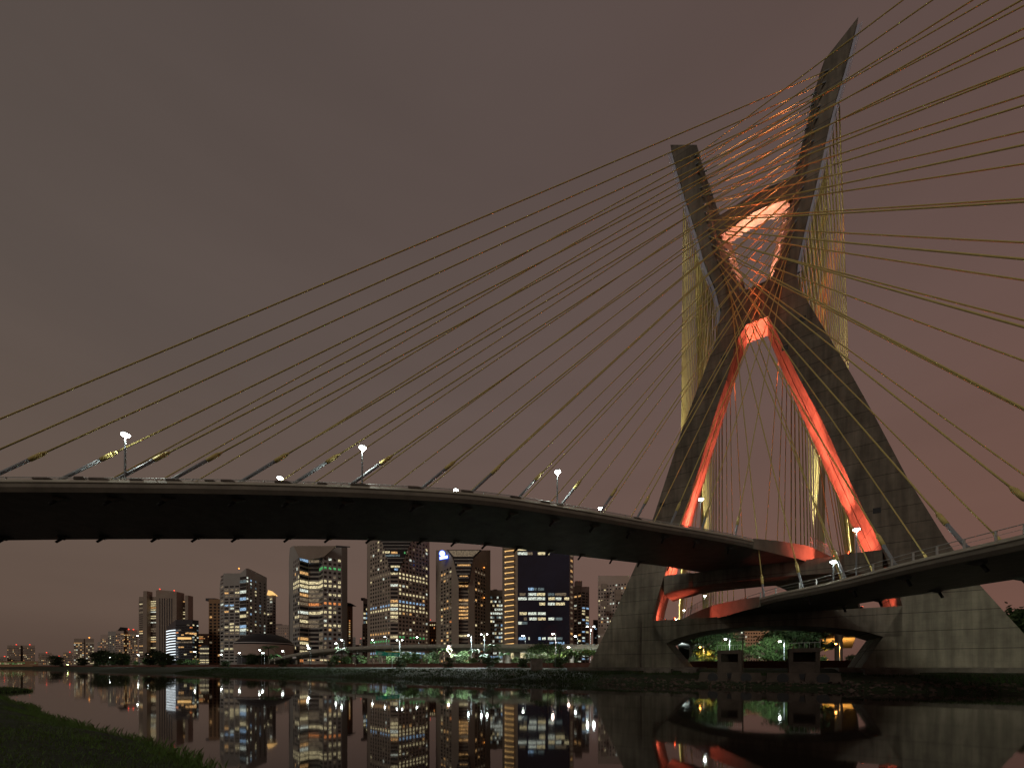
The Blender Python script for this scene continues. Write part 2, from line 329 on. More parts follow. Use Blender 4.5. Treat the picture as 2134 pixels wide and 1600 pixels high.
lb = [(-21.09, 14.65, 9.1, 0), (-17.8, 14.65, 9.1, 0), (-15.85, 14.65, 10.05, 0), (-13, 14.65, 10.9, 0), (-10, 14.65, 11.6, 0), (-6, 14.65, 12.0, 0), (-1.9, 14.65, 12.2, 0), (4, 14.65, 12.1, 0), (9, 14.65, 11.7, 0), (12.5, 14.65, 11.3, 0), (15.4, 14.65, 10.75, 0), (18, 14.65, 10.1, 0), (20.3, 14.65, 9.1, 0), (22.89, 14.65, 9.1, 0)]
beam('arched_beam', lb, tw)
pl = MB()
for a, b2 in ((-42, -10.5), (13.5, 52)):
    q = [su(a, 9.6, 1.0), su(b2, 9.6, 1.0), su(b2, 9.6, 3.38), su(a, 9.6, 3.38)]; q2 = [v + Vector((NX, NY, 0))*-18 for v in q]
    pl.rings([q, q2])
fixn(pl.build('plinth', M['oldc'], tw))
for s, u, z, w, h2, dd in ((-18.5, 11.4, 2.2, 2.9, .9, 1.8), (-12, 11, 2.3, 1.5, .8, 1.4), (20, 11.2, 2.2, 3.4, 1.0, 1.8)):
    MB().box(su(s, u, z), w, dd, h2, Vector((DX, DY, 0)), Vector((NX, NY, 0))).build('pile_cap', M['oldc'], tw)
                               # little access hatches in the legs
for s, z in ((-5.9, 74.5), (-9.6, 68), (8.6, 76.4), (5.6, 71.6), (-19.0, 43), (-17.3, 29), (19.6, 33)):
    MB().box(su(s, TH(z)/2 + .04, z), .55, .05, .5, Vector((DX, DY, 0)), Vector((NX, NY, 0))).build('access_hatch', M['black'], tw)
dp = MB(); dp.tube(su(-23.4, 7.55, 3.4), su(-23.4, 6.95, 14.4), .16, n=8); dp.build('drain_pipe', M['oldc'], tw)
# ------------------------------------------------------------------ decks
def smooth_line(pts, step=2.0):
    out = []
    P = [Vector((p[0], p[1], p[2])) for p in pts]
    for i in range(len(P) - 1):
        p0 = P[max(i-1, 0)]; p1 = P[i]; p2 = P[i+1]; p3 = P[min(i+2, len(P)-1)]
        n = max(1, int((p2 - p1).length/step))
        for k in range(n):
            t = k/n
            out.append(.5*((2*p1) + (p2 - p0)*t + (2*p0 - 5*p1 + 4*p2 - p3)*t*t + (3*p1 - p0 - 3*p2 + p3)*t**3))
    out.append(P[-1]); return out
A_out = [(-112, 124, 22.6), (-96, 113.5, 23.1), (-84.5, 105.6, 23.5), (-72.8, 97.5, 23.8), (-61.2, 89.1, 24.1), (-50.0, 80.5, 24.45), (-39.5, 72.0, 24.7), (-29.9, 63.0, 24.9), (-21.7, 52.4, 25.0), (-13.9, 40.8, 25.2), (-5.9, 29.4, 25.36), (-.1, 20.4, 25.42), (5.9, 10, 25.43), (9.8, 3.2, 25.43), (12.9, -4, 25.43), (16.5, -13, 25.43), (20.5, -25, 25.4), (25, -45, 25.4), (30, -70, 25.3), (35.5, -100, 25.1), (42, -140, 23.6), (48, -180, 20.8), (56, -240, 16)]
A_inF = [(-5, -2, 0), (.5, -12, 0), (5.5, -25, 0), (11, -45, 0), (17, -70, 0), (22.5, -100, 0), (28.5, -140, 0), (33, -180, 0), (40, -240, 0)]
B_out = [(110, 124, 12.0), (93, 110, 12.6), (75, 96, 13.0), (62, 87, 13.3), (50, 78, 13.6), (38.5, 69, 13.9), (29, 59.5, 14.15), (24.6, 53.6, 14.3), (19.9, 46.9, 14.45), (15.7, 40.7, 14.6), (11.8, 34.2, 14.66), (8, 29.2, 14.67), (4.1, 25.4, 14.67), (-.2, 18.6, 14.68), (-5.3, 9, 14.68), (-9, 2.5, 14.68), (-12.2, -4.5, 14.68), (-15.5, -13, 14.68), (-19.5, -25, 14.65), (-23.5, -45, 14.6), (-28, -70, 14.5), (-32.5, -100, 14.3), (-38, -140, 13.8), (-44, -180, 12.5), (-54, -240, 9)]
B_inF = [(5, -2, 0), (-.5, -12, 0), (-5.5, -25, 0), (-10, -45, 0), (-14.5, -70, 0), (-19, -100, 0), (-24, -140, 0), (-29, -180, 0), (-37, -240, 0)]
def deck_edges(out, inF, sgn, wfun):
    o = smooth_line(out); n = len(o)
    ucut = -4.0
    near = [i for i in range(n) if o[i].y >= 1.5]
    inn = []
    for i in near:
        a = o[max(i-2, 0)]; b2 = o[min(i+2, n-1)]; d = Vector((b2.x - a.x, b2.y - a.y)); d.normalize()
        nn = Vector((d.y, -d.x))*(-1 if sgn > 0 else 1)     # towards the inside of the curve
        w = wfun(o[i]); inn.append(Vector((o[i].x + nn.x*w, o[i].y + nn.y*w, o[i].z)))
    # smooth the inner edge, then blend to the far table
    inF2 = smooth_line([tuple(inn[-1])] + [(a, b2, 0) for a, b2, _ in inF], 1.0)
    def resample(line, k):
        ds = [0]
        for i in range(1, len(line)): ds.append(ds[-1] + (Vector(line[i][:2]) - Vector(line[i-1][:2])).length)
        res = []
        for j in range(k):
            t = ds[-1]*j/(k-1)
            for i in range(1, len(line)):
                if ds[i] >= t - 1e-9:
                    f = (t - ds[i-1])/max(1e-9, ds[i]-ds[i-1]); res.append(line[i-1].lerp(line[i], f)); break
        return res
    m = n - near[-1]
    far = resample(inF2, m)
    inn = inn[:-1] + far
    inn = [Vector((p.x, p.y, o[i].z)) for i, p in enumerate(inn[:n])]
    for _ in range(4):
        inn = [inn[0]] + [Vector(((inn[i-1].x + inn[i].x*2 + inn[i+1].x)/4, (inn[i-1].y + inn[i].y*2 + inn[i+1].y)/4, inn[i].z)) for i in range(1, n-1)] + [inn[-1]]
    return o, inn
DECKS = {}
def build_deck(key, name, label, out, inF, sgn, wfun, hand_h):
    o, i_ = deck_edges(out, inF, sgn, wfun)
    n = len(o)
    base = su(o[n//2].x, o[n//2].y, o[n//2].z)
    dk = thing(name, label, 'bridge deck', base)
    slab, fa, fi, cp, rd, rl, rl2 = MB(), MB(), MB(), MB(), MB(), MB(), MB()
    R1, R2, R3, R4, R5, R6 = [], [], [], [], [], []
    for k in range(n):
        a = o[k]; b2 = i_[k]; z = a.z
        w = Vector((b2.x - a.x, b2.y - a.y)); wl = w.length; w.normalize()
        def p(t, dz, a=a, w=w, z=z): return su(a.x + w.x*t, a.y + w.y*t, z + dz)
        R1.append([p(.35, 0), p(wl - .35, 0), p(wl - .02, .45), p(wl, .95), p(0.0, .95), p(.02, .45)])
        R2.append([p(-.10, .952), p(.55, .952), p(.45, 1.12), p(.18, 1.36), p(.02, 1.36), p(-.12, 1.02)])
        R3.append([p(wl - .55, .952), p(wl + .10, .952), p(wl + .12, 1.02), p(wl - .02, 1.36), p(wl - .18, 1.36), p(wl - .45, 1.12)])
        R4.append([p(.56, .956), p(wl - .56, .956)])
        R5.append((p(.18, 1.36), p(.02, 1.36))); R6.append((p(wl - .10, 1.36), z))
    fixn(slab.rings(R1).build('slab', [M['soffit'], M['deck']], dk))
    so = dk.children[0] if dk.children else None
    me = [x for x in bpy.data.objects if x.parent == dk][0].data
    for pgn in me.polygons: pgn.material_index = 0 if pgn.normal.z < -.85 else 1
    fixn(cp.rings(R2).build('coping', M['coping'], dk)); fixn(MB().rings(R3).build('coping', M['coping'], dk))
    rd.rings(R4, close=False).build('roadway', M['asphalt'], dk)
    for side in (0, 1):                  # handrails
        r = MB(); acc = 0
        for k in range(n - 1):
            if side == 0: a, b2 = (R5[k][0] + R5[k][1])/2, (R5[k+1][0] + R5[k+1][1])/2
            else: a, b2 = R6[k][0], R6[k+1][0]
            up = Vector((0, 0, hand_h))
            r.tube(a + up, b2 + up, .05, n=5, cap=False); r.tube(a + up*.5, b2 + up*.5, .025, n=4, cap=False)
            acc += (b2 - a).length
            if acc > 2.4:
                acc = 0; t = (b2 - a).normalized()
                r.box(a + up*.5, .05, .10, hand_h/2, t, t.cross(Vector((0, 0, 1))))
        r.build('railing', M['rail'], dk)
    DECKS[key] = dict(obj=dk, o=o, i=i_, R5=R5, R6=R6)
    return dk
wA = lambda p: 17.2
wB = lambda p: interp(p.x, (12, 22, 60), (16.6, 21, 19))
build_deck('A', 'curved_road_deck', 'upper curved concrete road deck sweeping in from the left and through the tower', A_out, A_inF, -1, wA, .25)
build_deck('B', 'curved_road_deck', 'lower curved concrete road deck rising to the right edge with a steel handrail', B_out, B_inF, 1, wB, .95)
for k, (px, L_, hh) in enumerate(((75, 2.2, .22), (178, 1.4, .34), (222, 2.3, .24), (290, 1.5, .2), (350, 1.8, .22), (445, 1.2, .2), (495, 1.6, .24), (612, 2.0, .26), (690, 1.2, .2), (755, 2.2, .24), (850, 1.8, .26), (985, 1.6, .22), (1060, 1.6, .2), (1085, 1.3, .22), (1150, 1.5, .2), (1175, 1.0, .2), (1330, 1.4, .2))):
    D = DECKS['A']; n_ = len(D['o']); j = min(range(n_ - 1), key=lambda j: abs(CX + F*D['R5'][j][0].x/D['R5'][j][0].y - px) if D['R5'][j][0].y > 20 and D['o'][j].y > 10 else 9e9)
    a, b2 = (D['R5'][j][0] + D['R5'][j][1])/2, (D['R5'][j+1][0] + D['R5'][j+1][1])/2; t_ = (b2 - a).normalized(); sd_ = t_.cross(Vector((0, 0, 1)))
    q0 = [a - t_*L_*.5 - sd_*.2, a + t_*L_*.5 - sd_*.2, a + t_*L_*.5 + sd_*.2, a - t_*L_*.5 + sd_*.2]; q0 = [v + Vector((0, 0, .004)) for v in q0]
    q1 = [a - t_*L_*.48 - sd_*.15, a + t_*L_*.22 - sd_*.15, a + t_*L_*.22 + sd_*.15, a - t_*L_*.48 + sd_*.15]; q1 = [v + Vector((0, 0, hh)) for v in q1]
    fixn(MB().rings([q0, q1]).build('edge_block', M['oldc'], D['obj']))
# ------------------------------------------------------------------ stays
def arc_points(line, start_i, step, count, rev):
    pts = []; i = start_i; cur = line[i].copy(); need = 0; pts.append((i, cur.copy()))
    acc = 0
    while len(pts) < count and 0 <= (i + (-1 if rev else 1)) < len(line):
        j = i + (-1 if rev else 1); d = (line[j] - line[i]).length; acc += d; i = j
        if acc >= step: acc -= step; pts.append((i, line[i].copy()))
    return pts
def px_of(v): return CX + F*v.x/v.y, YH - F*(v.z - EYE)/v.y
ORD = ['first', 'second', 'third', 'fourth', 'fifth', 'sixth', 'seventh', 'eighth', 'ninth', 'tenth', 'eleventh', 'twelfth', 'thirteenth', 'fourteenth', 'fifteenth', 'sixteenth', 'seventeenth', 'eighteenth']
def stay(deckpt, armpt, k, where, group, tube_len, big, detail=True):
    t = thing('stay_cable', '%s yellow stay cable from the tower, %s' % (ORD[k], where), 'stay cable', deckpt, group)
    d = (armpt - deckpt).normalized()
    if not detail:
        MB().cable(deckpt, armpt, .15, n=6, seg=22, sag=(armpt - deckpt).length*.001).build('sheath', M['yellow'], t, smooth=True); return t
    p1 = deckpt + d*tube_len; r = .18 if big else .125
    MB().tube(deckpt - d*.3, p1, r, n=10).tube(deckpt + d*.5, deckpt + d*.62, r*1.35, n=10).build('guide_tube', M['steel'], t, smooth=True)
    MB().tube(p1 + d*.005, p1 + d*1.5, r*1.3, r*1.3, n=10).tube(p1 + d*1.505, p1 + d*2.0, r*1.2, .115, n=10).build('collar', M['yellow'], t, smooth=True)
    m = MB(); m.cable(p1 + d*2.005, armpt - d*1.2, .09, n=8, sag=(armpt - p1).length*.0015)
    m.build('sheath', M['yellow'], t, smooth=True)
    MB().tube(armpt - d*1.195, armpt + d*.3, .17, n=8).build('socket', M['steel'], t, smooth=True)
    return t
def arm_pt(right, z, row, far=False):
    si = SIR if right else SIL; sg = 1 if right else -1
    if far:
        so_ = SOR if right else SOL; q = .8 if row == 0 else .35
        return su(tab(si, z)*(1 - q) + tab(so_, z)*q, -TH(z)/2 + .1, z)
    if row == 0: return su(tab(si, z) + sg*.9, (TH(z)/2 - .1)*(-1 if far else 1), z)
    return su((tab(si, z) + tab(SBR if right else SBL, z))/2 + sg*.05, .6, z)
def anchor_block(dk, p, d, toward, nm=True):
    # triangular corbel under the slab edge with the black anchor tube leaving it
    q = Vector((d.x, d.y, 0)).normalized(); w = q.cross(Vector((0, 0, 1)))
    base = p; m = MB()
    a = [base + q*1.0 + w*.3, base + q*1.0 - w*.3, base - q*.5 - w*.3, base - q*.5 + w*.3]
    m.rings([a, [base - q*.1 + w*.25 - Vector((0, 0, .5)), base - q*.1 - w*.25 - Vector((0, 0, .5)), base - q*.45 - w*.25 - Vector((0, 0, .3)), base - q*.45 + w*.25 - Vector((0, 0, .3))]])
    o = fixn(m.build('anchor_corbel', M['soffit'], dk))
    p0 = base - q*.2 - Vector((0, 0, .35))
    MB().tube(p0, p0 - d*.95, .17, n=8).build('anchor_tube', M['black'], o)
for key, right, sidx in (('A', True, None), ('B', False, None)):
    D = DECKS[key]; o, i_ = D['o'], D['i']
    first = 1536 if key == 'A' else 1578
    best = min(range(len(o)), key=lambda j: abs(px_of(su(o[j].x, o[j].y, o[j].z + 1.3))[0] - first) if 0 < o[j].y < 60 else 9e9)
    st = arc_points(o, best, 7.05, 18, True)
    dn = 'upper deck' if key == 'A' else 'lower deck'
    for k, (j, a) in enumerate(st):
        z = 89.5 + 36.4*k/17
        w = Vector((i_[j].x - a.x, i_[j].y - a.y)); wl = w.length; w.normalize()
        for row, off, ed in ((0, .75, 'outer' ), (1, wl - .75, 'inner')):
            p = su(a.x + w.x*off, a.y + w.y*off, a.z + 1.05)
            ap = arm_pt(right, z - (1.0 if row else 0), row)
            stay(p, ap, k, '%s, %s edge, over the river' % (dn, ed), 'stay cables over the river', 6.0 if k > 8 else 3.0 + .3*k, row == 0)
            d = (ap - p).normalized()
            if p.y > 3:
                pb = su(a.x + w.x*(off + (1.0 if row == 0 else -1.0)), a.y + w.y*(off + (1.0 if row == 0 else -1.0)), a.z - .004)
                anchor_block(D['obj'], pb, d, w)
    # behind the tower
    js = [j for j in range(len(o)) if o[j].y < -14]
    st = arc_points(o, js[0], 7.05, 18, False)
    for k, (j, a) in enumerate(st):
        z = 89.5 + 36.4*k/17
        b2 = i_[j]
        for row, q, ed in ((1, b2, 'inner'), (0, a, 'outer')):
            w = Vector((a.x - b2.x, a.y - b2.y)).normalized()*(.75 if row == 1 else -.75)
            p = su(q.x + w.x, q.y + w.y, a.z + 1.05)
            stay(p, arm_pt(right, z - (1.0 if row else 0), row, True), k, '%s, %s edge, behind the tower' % (dn, ed), 'stay cables behind the tower', 4, False, detail=(k < 3))
# ------------------------------------------------------------------ lamps
def street_lamp(foot, head, label, m, power=0, col=(.9, 1, .92), r=.3, arm=1.4, group='street lamps', size=.3, double=False, name='street_lamp', cone=168, tilt=None):
    foot = Vector(foot); head = Vector(head)
    t = thing(name, label, 'street lamp', foot, group)
    MB().tube(foot, Vector((foot.x, foot.y, head.z + .25)), .13, .08, n=8).tube(foot, foot + Vector((0, 0, .6)), .22, .2, n=8).build('pole', M['pole'], t)
    top = Vector((foot.x, foot.y, head.z + .25))
    a = MB(); a.tube(top, head + Vector((0, 0, .3)), .06, .05, n=6)
    if double: a.tube(top, Vector((2*foot.x - head.x, 2*foot.y - head.y, head.z + .3)), .06, .05, n=6)
    a.build('arm', M['pole'], t)
    hs = [head] + ([Vector((2*foot.x - head.x, 2*foot.y - head.y, head.z))] if double else [])
    for h in hs:
        hd = MB().ball(h + Vector((0, 0, .12)), r*1.05, 8, 4, sz=.45).build('lamp_head', M['pole'], t)
        MB().ball(h, r, 8, 6, sz=.6).build('lamp_glass', m, hd)
        if power: light('lamp_light', 'SPOT', h - Vector((0, 0, r*.6 + .15)), power, col, t, size, aim=h - Vector((0, 0, 9)) + (tilt or Vector((0, 0, 0))), cone=cone, blend=.35)
    return t
def deck_lamp(key, px, py, where, label, power):
    D = DECKS[key]; best = None
    for j in range(len(D['o'])):
        a, b2 = D['o'][j], D['i'][j]; w = Vector((b2.x - a.x, b2.y - a.y)); wl = w.length; w.normalize()
        t = {'out': .9, 'in': wl - .9, 'mid': wl*.45}[where]
        p = su(a.x + w.x*t, a.y + w.y*t, a.z + .96)
        if p.y < 5: continue
        e = abs(px_of(p)[0] - px)
        if (best is None or e < best[0]): best = (e, p, w)
    p = best[1]
    z = EYE + (YH - py)*p.y/F
    w = best[2]; tw_ = Vector((DX*w.x + NX*w.y, DY*w.x + NY*w.y, 0))
    z = max(z, p.z + 3)
    head = Vector((p.x, p.y, z))
    foot = p + (-tw_*.9 if where == 'out' else tw_*.5)*0
    street_lamp(foot, head + Vector((.05, 0, 0)), label, M['lw'], power, (.93, 1, .90), r=.42, size=.25, group='lamps along the bridge decks')
deck_lamp('A', 243, 906, 'out', 'street lamp on the upper deck nearest the left edge of the view', 1300)
deck_lamp('A', 753, 933, 'out', 'street lamp on the upper deck edge above the notched office towers', 1300)
deck_lamp('A', 1166, 983, 'out', 'street lamp on the upper deck edge left of the tower leg', 1300)
deck_lamp('A', 1457, 1040, 'mid', 'street lamp on the upper deck just inside the left tower leg', 1500)
deck_lamp('A', 586, 996, 'in', 'street lamp hidden behind the upper deck left of the middle of the span', 1300)
deck_lamp('A', 949, 1021, 'in', 'street lamp on the back edge of the upper deck, above the blue emblem', 1300)
deck_lamp('A', 1241, 1059, 'in', 'warm street lamp on the back edge of the upper deck beside the tower', 1300)
street_lamp(su(5.2, -8, 26.4), su(5.2, -8, 0) + Vector((0, 0, 31.2)), 'street lamp above the fenced end of the upper deck', M['lw'], 1500, (.93, 1, .9), r=.38, group='lamps along the bridge decks')
deck_lamp('B', 1743, 1170, 'out', 'short street lamp on the lower deck railing in front of the road beam', 1000)
deck_lamp('B', 1798, 1103, 'mid', 'tall street lamp on the lower deck in front of the red right leg', 1500)
for px, py, D_, lab in ((1469, 1241, 118, 'street lamp seen between the beams beside the mesh fence'), (1425, 1271, 150, 'middle of three street lamps on the road behind the left leg'), (1409, 1290, 185, 'farthest street lamp seen just above the arched beam')):
    h = at(px, py, D_); street_lamp(Vector((h.x, h.y, 14.4)), h, lab, M['lw'], 1500, (.93, 1, .9), r=.38, group='lamps along the bridge decks')
# red floodlights
EXV, EYV = Vector((DX, DY, 0)), Vector((NX, NY, 0))
RC = (1, .15, .09)
def flood(loc, aim, power, cone, label, col=RC, blend=.5, size=.3):
    t = thing('floodlight', label, 'floodlight', loc, 'red floodlights on the tower'); loc = Vector(loc); d = (Vector(aim) - loc).normalized()
    b_ = MB().tube(loc, loc + Vector((0, 0, .35)), .05, n=6).tube(loc + Vector((0, 0, .3)) - d*.2, loc + Vector((0, 0, .3)) + d*.18, .18, .28, n=10).build('housing', M['black'], t)
    MB().tube(loc + Vector((0, 0, .3)) + d*.185, loc + Vector((0, 0, .3)) + d*.22, .26, n=10).build('lens', M['flood'], t)
    light('flood_light', 'SPOT', loc + Vector((0, 0, .3)) + d*.4, power*7, col, t, size, aim=Vector(aim) + Vector((0, 0, .3)), cone=cone, blend=blend)
for sg, side in ((1, 'right'), (-1, 'left')):
    for u_, fb in ((3.0, 'front'), (-2.6, 'rear')):
        flood(su(sg*13.5, u_, 25.42), su(sg*19.2, u_, 32), 1100, 120, 'red floodlight on the road beam washing the foot of the %s leg, %s one' % (side, fb))
        flood(su(sg*14.2, u_*.7, 25.42), su(sg*14.4, u_*.5, 47), 15000, 34, 'red floodlight on the road beam washing the middle of the %s leg, %s one' % (side, fb))
        flood(su(sg*14.9, u_*.5, 25.42), su(sg*6.6, 0, 70), 50000, 17, 'red floodlight on the road beam aimed at the top of the %s leg, %s one' % (side, fb))
flood(su(-18.4, 3.2, 14.67), su(-20.6, 0, 17.5), 420, 100, 'red floodlight on the arched beam at the foot of the left leg')
flood(su(-15.2, -2, 14.67), su(-16.5, 0, 22.0), 380, 80, 'red floodlight on the arched beam behind the left one')
flood(su(17.6, 4.2, 14.67), su(21.2, 0, 18), 500, 110, 'red floodlight on the arched beam beside the right leg')
flood(su(-.3, .3, 88.02), su(-1.6, 0, 104), 7500, 52, 'orange floodlight in the fork of the tower aimed at the crossbeam', (1, .36, .24))
flood(su(1.6, -.3, 88.02), su(3.5, -.4, 104), 7500, 52, 'second orange floodlight in the fork of the tower', (1, .36, .24))
flood(su(15.8, 5.2, 25.42), su(7, 5, 27.4), 900, 80, 'red floodlight on the road beam turned to the upper deck parapet')
flood(su(-16.2, 5.2, 14.67), su(-5, 8, 16.0), 600, 62, 'red floodlight on the arched beam turned to the lower deck parapet')
t = thing('floodlight_mast', 'short mast with two floodlights on the near bank, outside the photograph, washing the tower foot', 'floodlight', su(44, 101, 1.3))
MB().tube(su(44, 101, 1.2), su(44, 101, 8), .12, n=8).build('pole', M['pole'], t)
for k, (ax, az, cn, pw) in enumerate(((39, 9, 26, 56000), (-32, 7, 21, 30000))):
    c_ = su(44 + (k*2 - 1)*-.7, 101, 8.3)
    MB().box(c_ + EYV*.1, .5, .2, .35, EXV, EYV).build('housing', M['black'], t); MB().box(c_ - EYV*.12, .42, .012, .28, EXV, EYV).build('lens', M['lw'], t)
    light('flood_light', 'SPOT', c_ - EYV*.4, pw, (.90, 1, .74), t, .5, aim=su(ax, 0, az), cone=cn, blend=.75)
flood(su(27.5, -62, 26.6), su(17, -34, 92), 42000, 38, 'golden floodlight on the upper deck behind the tower lighting the stays', (1, .93, .74))
flood(su(-27, -62, 15.8), su(-17, -34, 84), 42000, 38, 'golden floodlight on the lower deck behind the tower lighting the stays', (1, .93, .74))
# mesh fences on the two curve apexes of the decks
def apex_fence(key, j0, j1, label, base_dz):
    D = DECKS[key]; pts = [su(D['o'][j].x, D['o'][j].y, D['o'][j].z + base_dz) for j in range(j0, j1)]
    par = MB()
    for a, b2 in zip(pts, pts[1:]):
        t = (b2 - a).normalized(); w = t.cross(Vector((0, 0, 1)))
        par.tube(a + Vector((0, 0, 2.2)), b2 + Vector((0, 0, 2.2)), .05, n=5); par.tube(a + Vector((0, 0, 1.1)), b2 + Vector((0, 0, 1.1)), .03, n=4)
        par.tube(a, a + Vector((0, 0, 2.2)), .05, n=5)
        for q in range(1, 4): p = a.lerp(b2, q/4); par.tube(p, p + Vector((0, 0, 2.15)), .018, n=4)
    return tag(par.build('mesh_fence', M['rail'], loc=pts[0]), label, 'fence')
def parapet(key, j0, j1):
    D = DECKS[key]; q = []
    for j in range(j0, j1):
        a, b2 = D['o'][j], D['i'][j]; w = Vector((b2.x - a.x, b2.y - a.y)); w.normalize(); h = interp(a.y, (-20, 6, 14, 23), (2.9, 2.9, 2.3, 1.3))
        q.append([su(a.x - w.x*.14, a.y - w.y*.14, a.z - .25), su(a.x - w.x*.14, a.y - w.y*.14, a.z + h), su(a.x + w.x*.12, a.y + w.y*.12, a.z + h), su(a.x + w.x*.12, a.y + w.y*.12, a.z - .25)])
    return fixn(MB().rings(q).build('parapet', M['deck'], D['obj']))
for key, ulo, lab in (('A', 22, 'mesh safety fence on the curved end of the upper deck'), ('B', 22, 'mesh safety fence on the curved end of the lower deck')):
    o = DECKS[key]['o']; js = [j for j in range(len(o)) if -22 < o[j].y < ulo]
    parapet(key, js[0], js[-1] + 1)
    js = [j for j in range(len(o)) if -16 < o[j].y < (5 if key == 'A' else 5)]
    apex_fence(key, js[0], js[-1] + 1, lab, 2.9)
# ------------------------------------------------------------------ buildings
def poly_part(parent, name, pts, D, m, thick=.4):     # flat shaped panel with thickness, facing the river
    f = [at(px, py, D) for px, py in pts]; b2 = [v + Vector((0, thick, 0)) for v in f]; k = len(f)
    return fixn(mk(name, f + b2, [tuple(range(k)), tuple(range(2*k - 1, k - 1, -1))] + [(i, (i+1) % k, k + (i+1) % k, k + i) for i in range(k)], m, parent))
def pick(ws, rr):
    x = rr.random()*sum(w for _, w in ws)
    for k, w in ws:
        x -= w
        if x <= 0: return k
    return ws[-1][0]
def building(label, facets, pytop, D, depth, wall, seed=1, base=3.2, cat='building', name='office_tower', fill='glass', tops=None):
    """facets: list of (pxa, Da, pxb, Db, cols, rows, wfrac, hfrac, topskip_m, lit, weights, full_rows)"""
    rr = random.Random(seed)
    z1 = at(0, pytop, D).z
    foot = [at(facets[0][0], YH, facets[0][1])]; zt = [(tops or [pytop]*99)[0]]; last = facets[0][:2]
    for i, f in enumerate(facets):
        tp = (tops or [pytop]*99)
        if tuple(f[:2]) != tuple(last): foot.append(at(f[0] + .02, YH, f[1])); zt.append(tp[i])
        foot.append(at(f[2], YH, f[3])); zt.append(tp[i + 1]); last = f[2:4]
    ctr = sum(foot, Vector())/len(foot); ctr.z = base
    t = thing(name, label, cat, ctr)
    back = [foot[-1] + Vector((foot[-1].x*depth/D*1.0, depth, 0)), foot[0] + Vector((foot[0].x*depth/D*1.0, depth, 0))]
    ftp = foot + back
    ztop = [EYE + (YH - y)*f.y/F for y, f in zip(zt, foot)]; ztop += [ztop[-1], ztop[0]]
    rs = [[Vector((p.x, p.y, base - .5)) for p in ftp], [Vector((p.x, p.y, z)) for p, z in zip(ftp, ztop)]]
    fixn(MB().rings(rs).build('wall', M[wall], t))
    W_ = []
    for f in facets:
        a = at(f[0], YH, f[1]); b2 = at(f[2], YH, f[3]); cols, rows, wf, hf, skip, lit, ws, full = f[4:12]
        if not cols: continue
        ex = (b2 - a); ex.z = 0; wd = ex.length; ex.normalize(); en = Vector((ex.y, -ex.x, 0))
        if en.y > 0: en = -en
        zt_ = z1 - skip; zb = base + 4; ch = (zt_ - zb)/rows; cw = wd/cols
        hw, hh = cw*wf/2, ch*hf/2
        for r in range(rows):
            rowc = full.get(r)
            for c in range(cols):
                p = Vector((a.x, a.y, 0)) + ex*(cw*(c + .5)) + en*.04; p.z = zt_ - ch*(r + .5)
                if rowc and rr.random() < .93: k = rowc
                elif rr.random() < lit: k = pick(ws, rr)
                else: k = fill
                W_.append((k != fill, p, ex, en, hw, hh, k))
    cache = {}
    W_.sort(key=lambda q: not q[0])
    indiv = W_[:100] if len(W_) > 100 else W_; rest = W_[100:] if len(W_) > 100 else []
    for l_, p, ex, en, hw, hh, k in indiv:
        key = (round(ex.x, 3), round(hw, 3), round(hh, 3), k)
        if key not in cache:
            m_ = MB(); m_.box((0, 0, 0), hw, .06, hh, ex, en); me = bpy.data.meshes.new('window'); me.from_pydata([tuple(v) for v in m_.v], [], m_.f); me.materials.append(M[k]); cache[key] = me
        o = bpy.data.objects.new('window', cache[key]); COL.objects.link(o); o.parent = t; o.location = p - wloc(t)
    if rest:
        names = sorted(set(q[6] for q in rest)); m_ = MB()
        for l_, p, ex, en, hw, hh, k in rest: m_.box(p, hw, .06, hh, ex, en, mi=names.index(k))
        tag(m_.build('windows', [M[x] for x in names], t), kind='stuff')
    return t
def roof_lamp(parent, px, py, D, m='redlamp', r=.45):
    MB().ball(at(px, py, D), r, 6, 4).build('beacon', M[m], parent)
WW = [('yel', 3), ('wht', 2), ('dim', 6), ('warm', 1)]; OW = [('warm', 4), ('yel', 2), ('dim', 3), ('org', 1)]; BW = [('blu', 2), ('wht', 3), ('yel', 2), ('dimb', 3)]
# notched tower (left)
t = building('grey office tower with a V-notched crown and bright yellow floors', [(604, 412, 611, 400, 0, 0, 0, 0, 0, 0, WW, {}), (611, 400, 624, 384, 4, 24, .55, .6, 14, .12, WW, {5: 'yel', 6: 'yel', 7: 'dim', 13: 'yel', 15: 'dim'}),
     (624, 384, 643, 394, 1, 24, .9, .62, 14, .45, WW, {5: 'yel', 6: 'yel', 7: 'wht', 12: 'wht', 15: 'dim', 23: 'org', 0: 'blu'}), (643, 394, 665, 394, 1, 24, .96, .62, 14, .4, WW, {5: 'yel', 6: 'yel', 8: 'dim', 9: 'warm', 10: 'org', 12: 'yel', 15: 'dim'}),
     (665, 394, 673, 384, 1, 24, .9, .62, 14, .3, WW, {2: 'grn', 5: 'yel', 6: 'yel', 12: 'yel', 23: 'warm'}), (673, 384, 712, 393, 4, 24, .56, .52, 14, .25, WW, {2: 'grn', 5: 'yel', 6: 'yel', 8: 'yel', 10: 'org', 12: 'yel', 15: 'yel', 18: 'dimb', 23: 'warm'}),
     (712, 393, 724, 412, 0, 0, 0, 0, 0, 0, WW, {})], 1137, 395, 45, 'wallG', 11, tops=[1141, 1137, 1137, 1137, 1137, 1137, 1137, 1141])
poly_part(t, 'crown_panel', [(612, 1137), (701, 1137), (674, 1160), (643, 1166), (624, 1162)], 382.5, M['wallB'], 1.4)
poly_part(t, 'roof_arm', [(700, 1136), (729, 1138), (729, 1139.5), (700, 1140)], 382, M['roofdark'], 1)
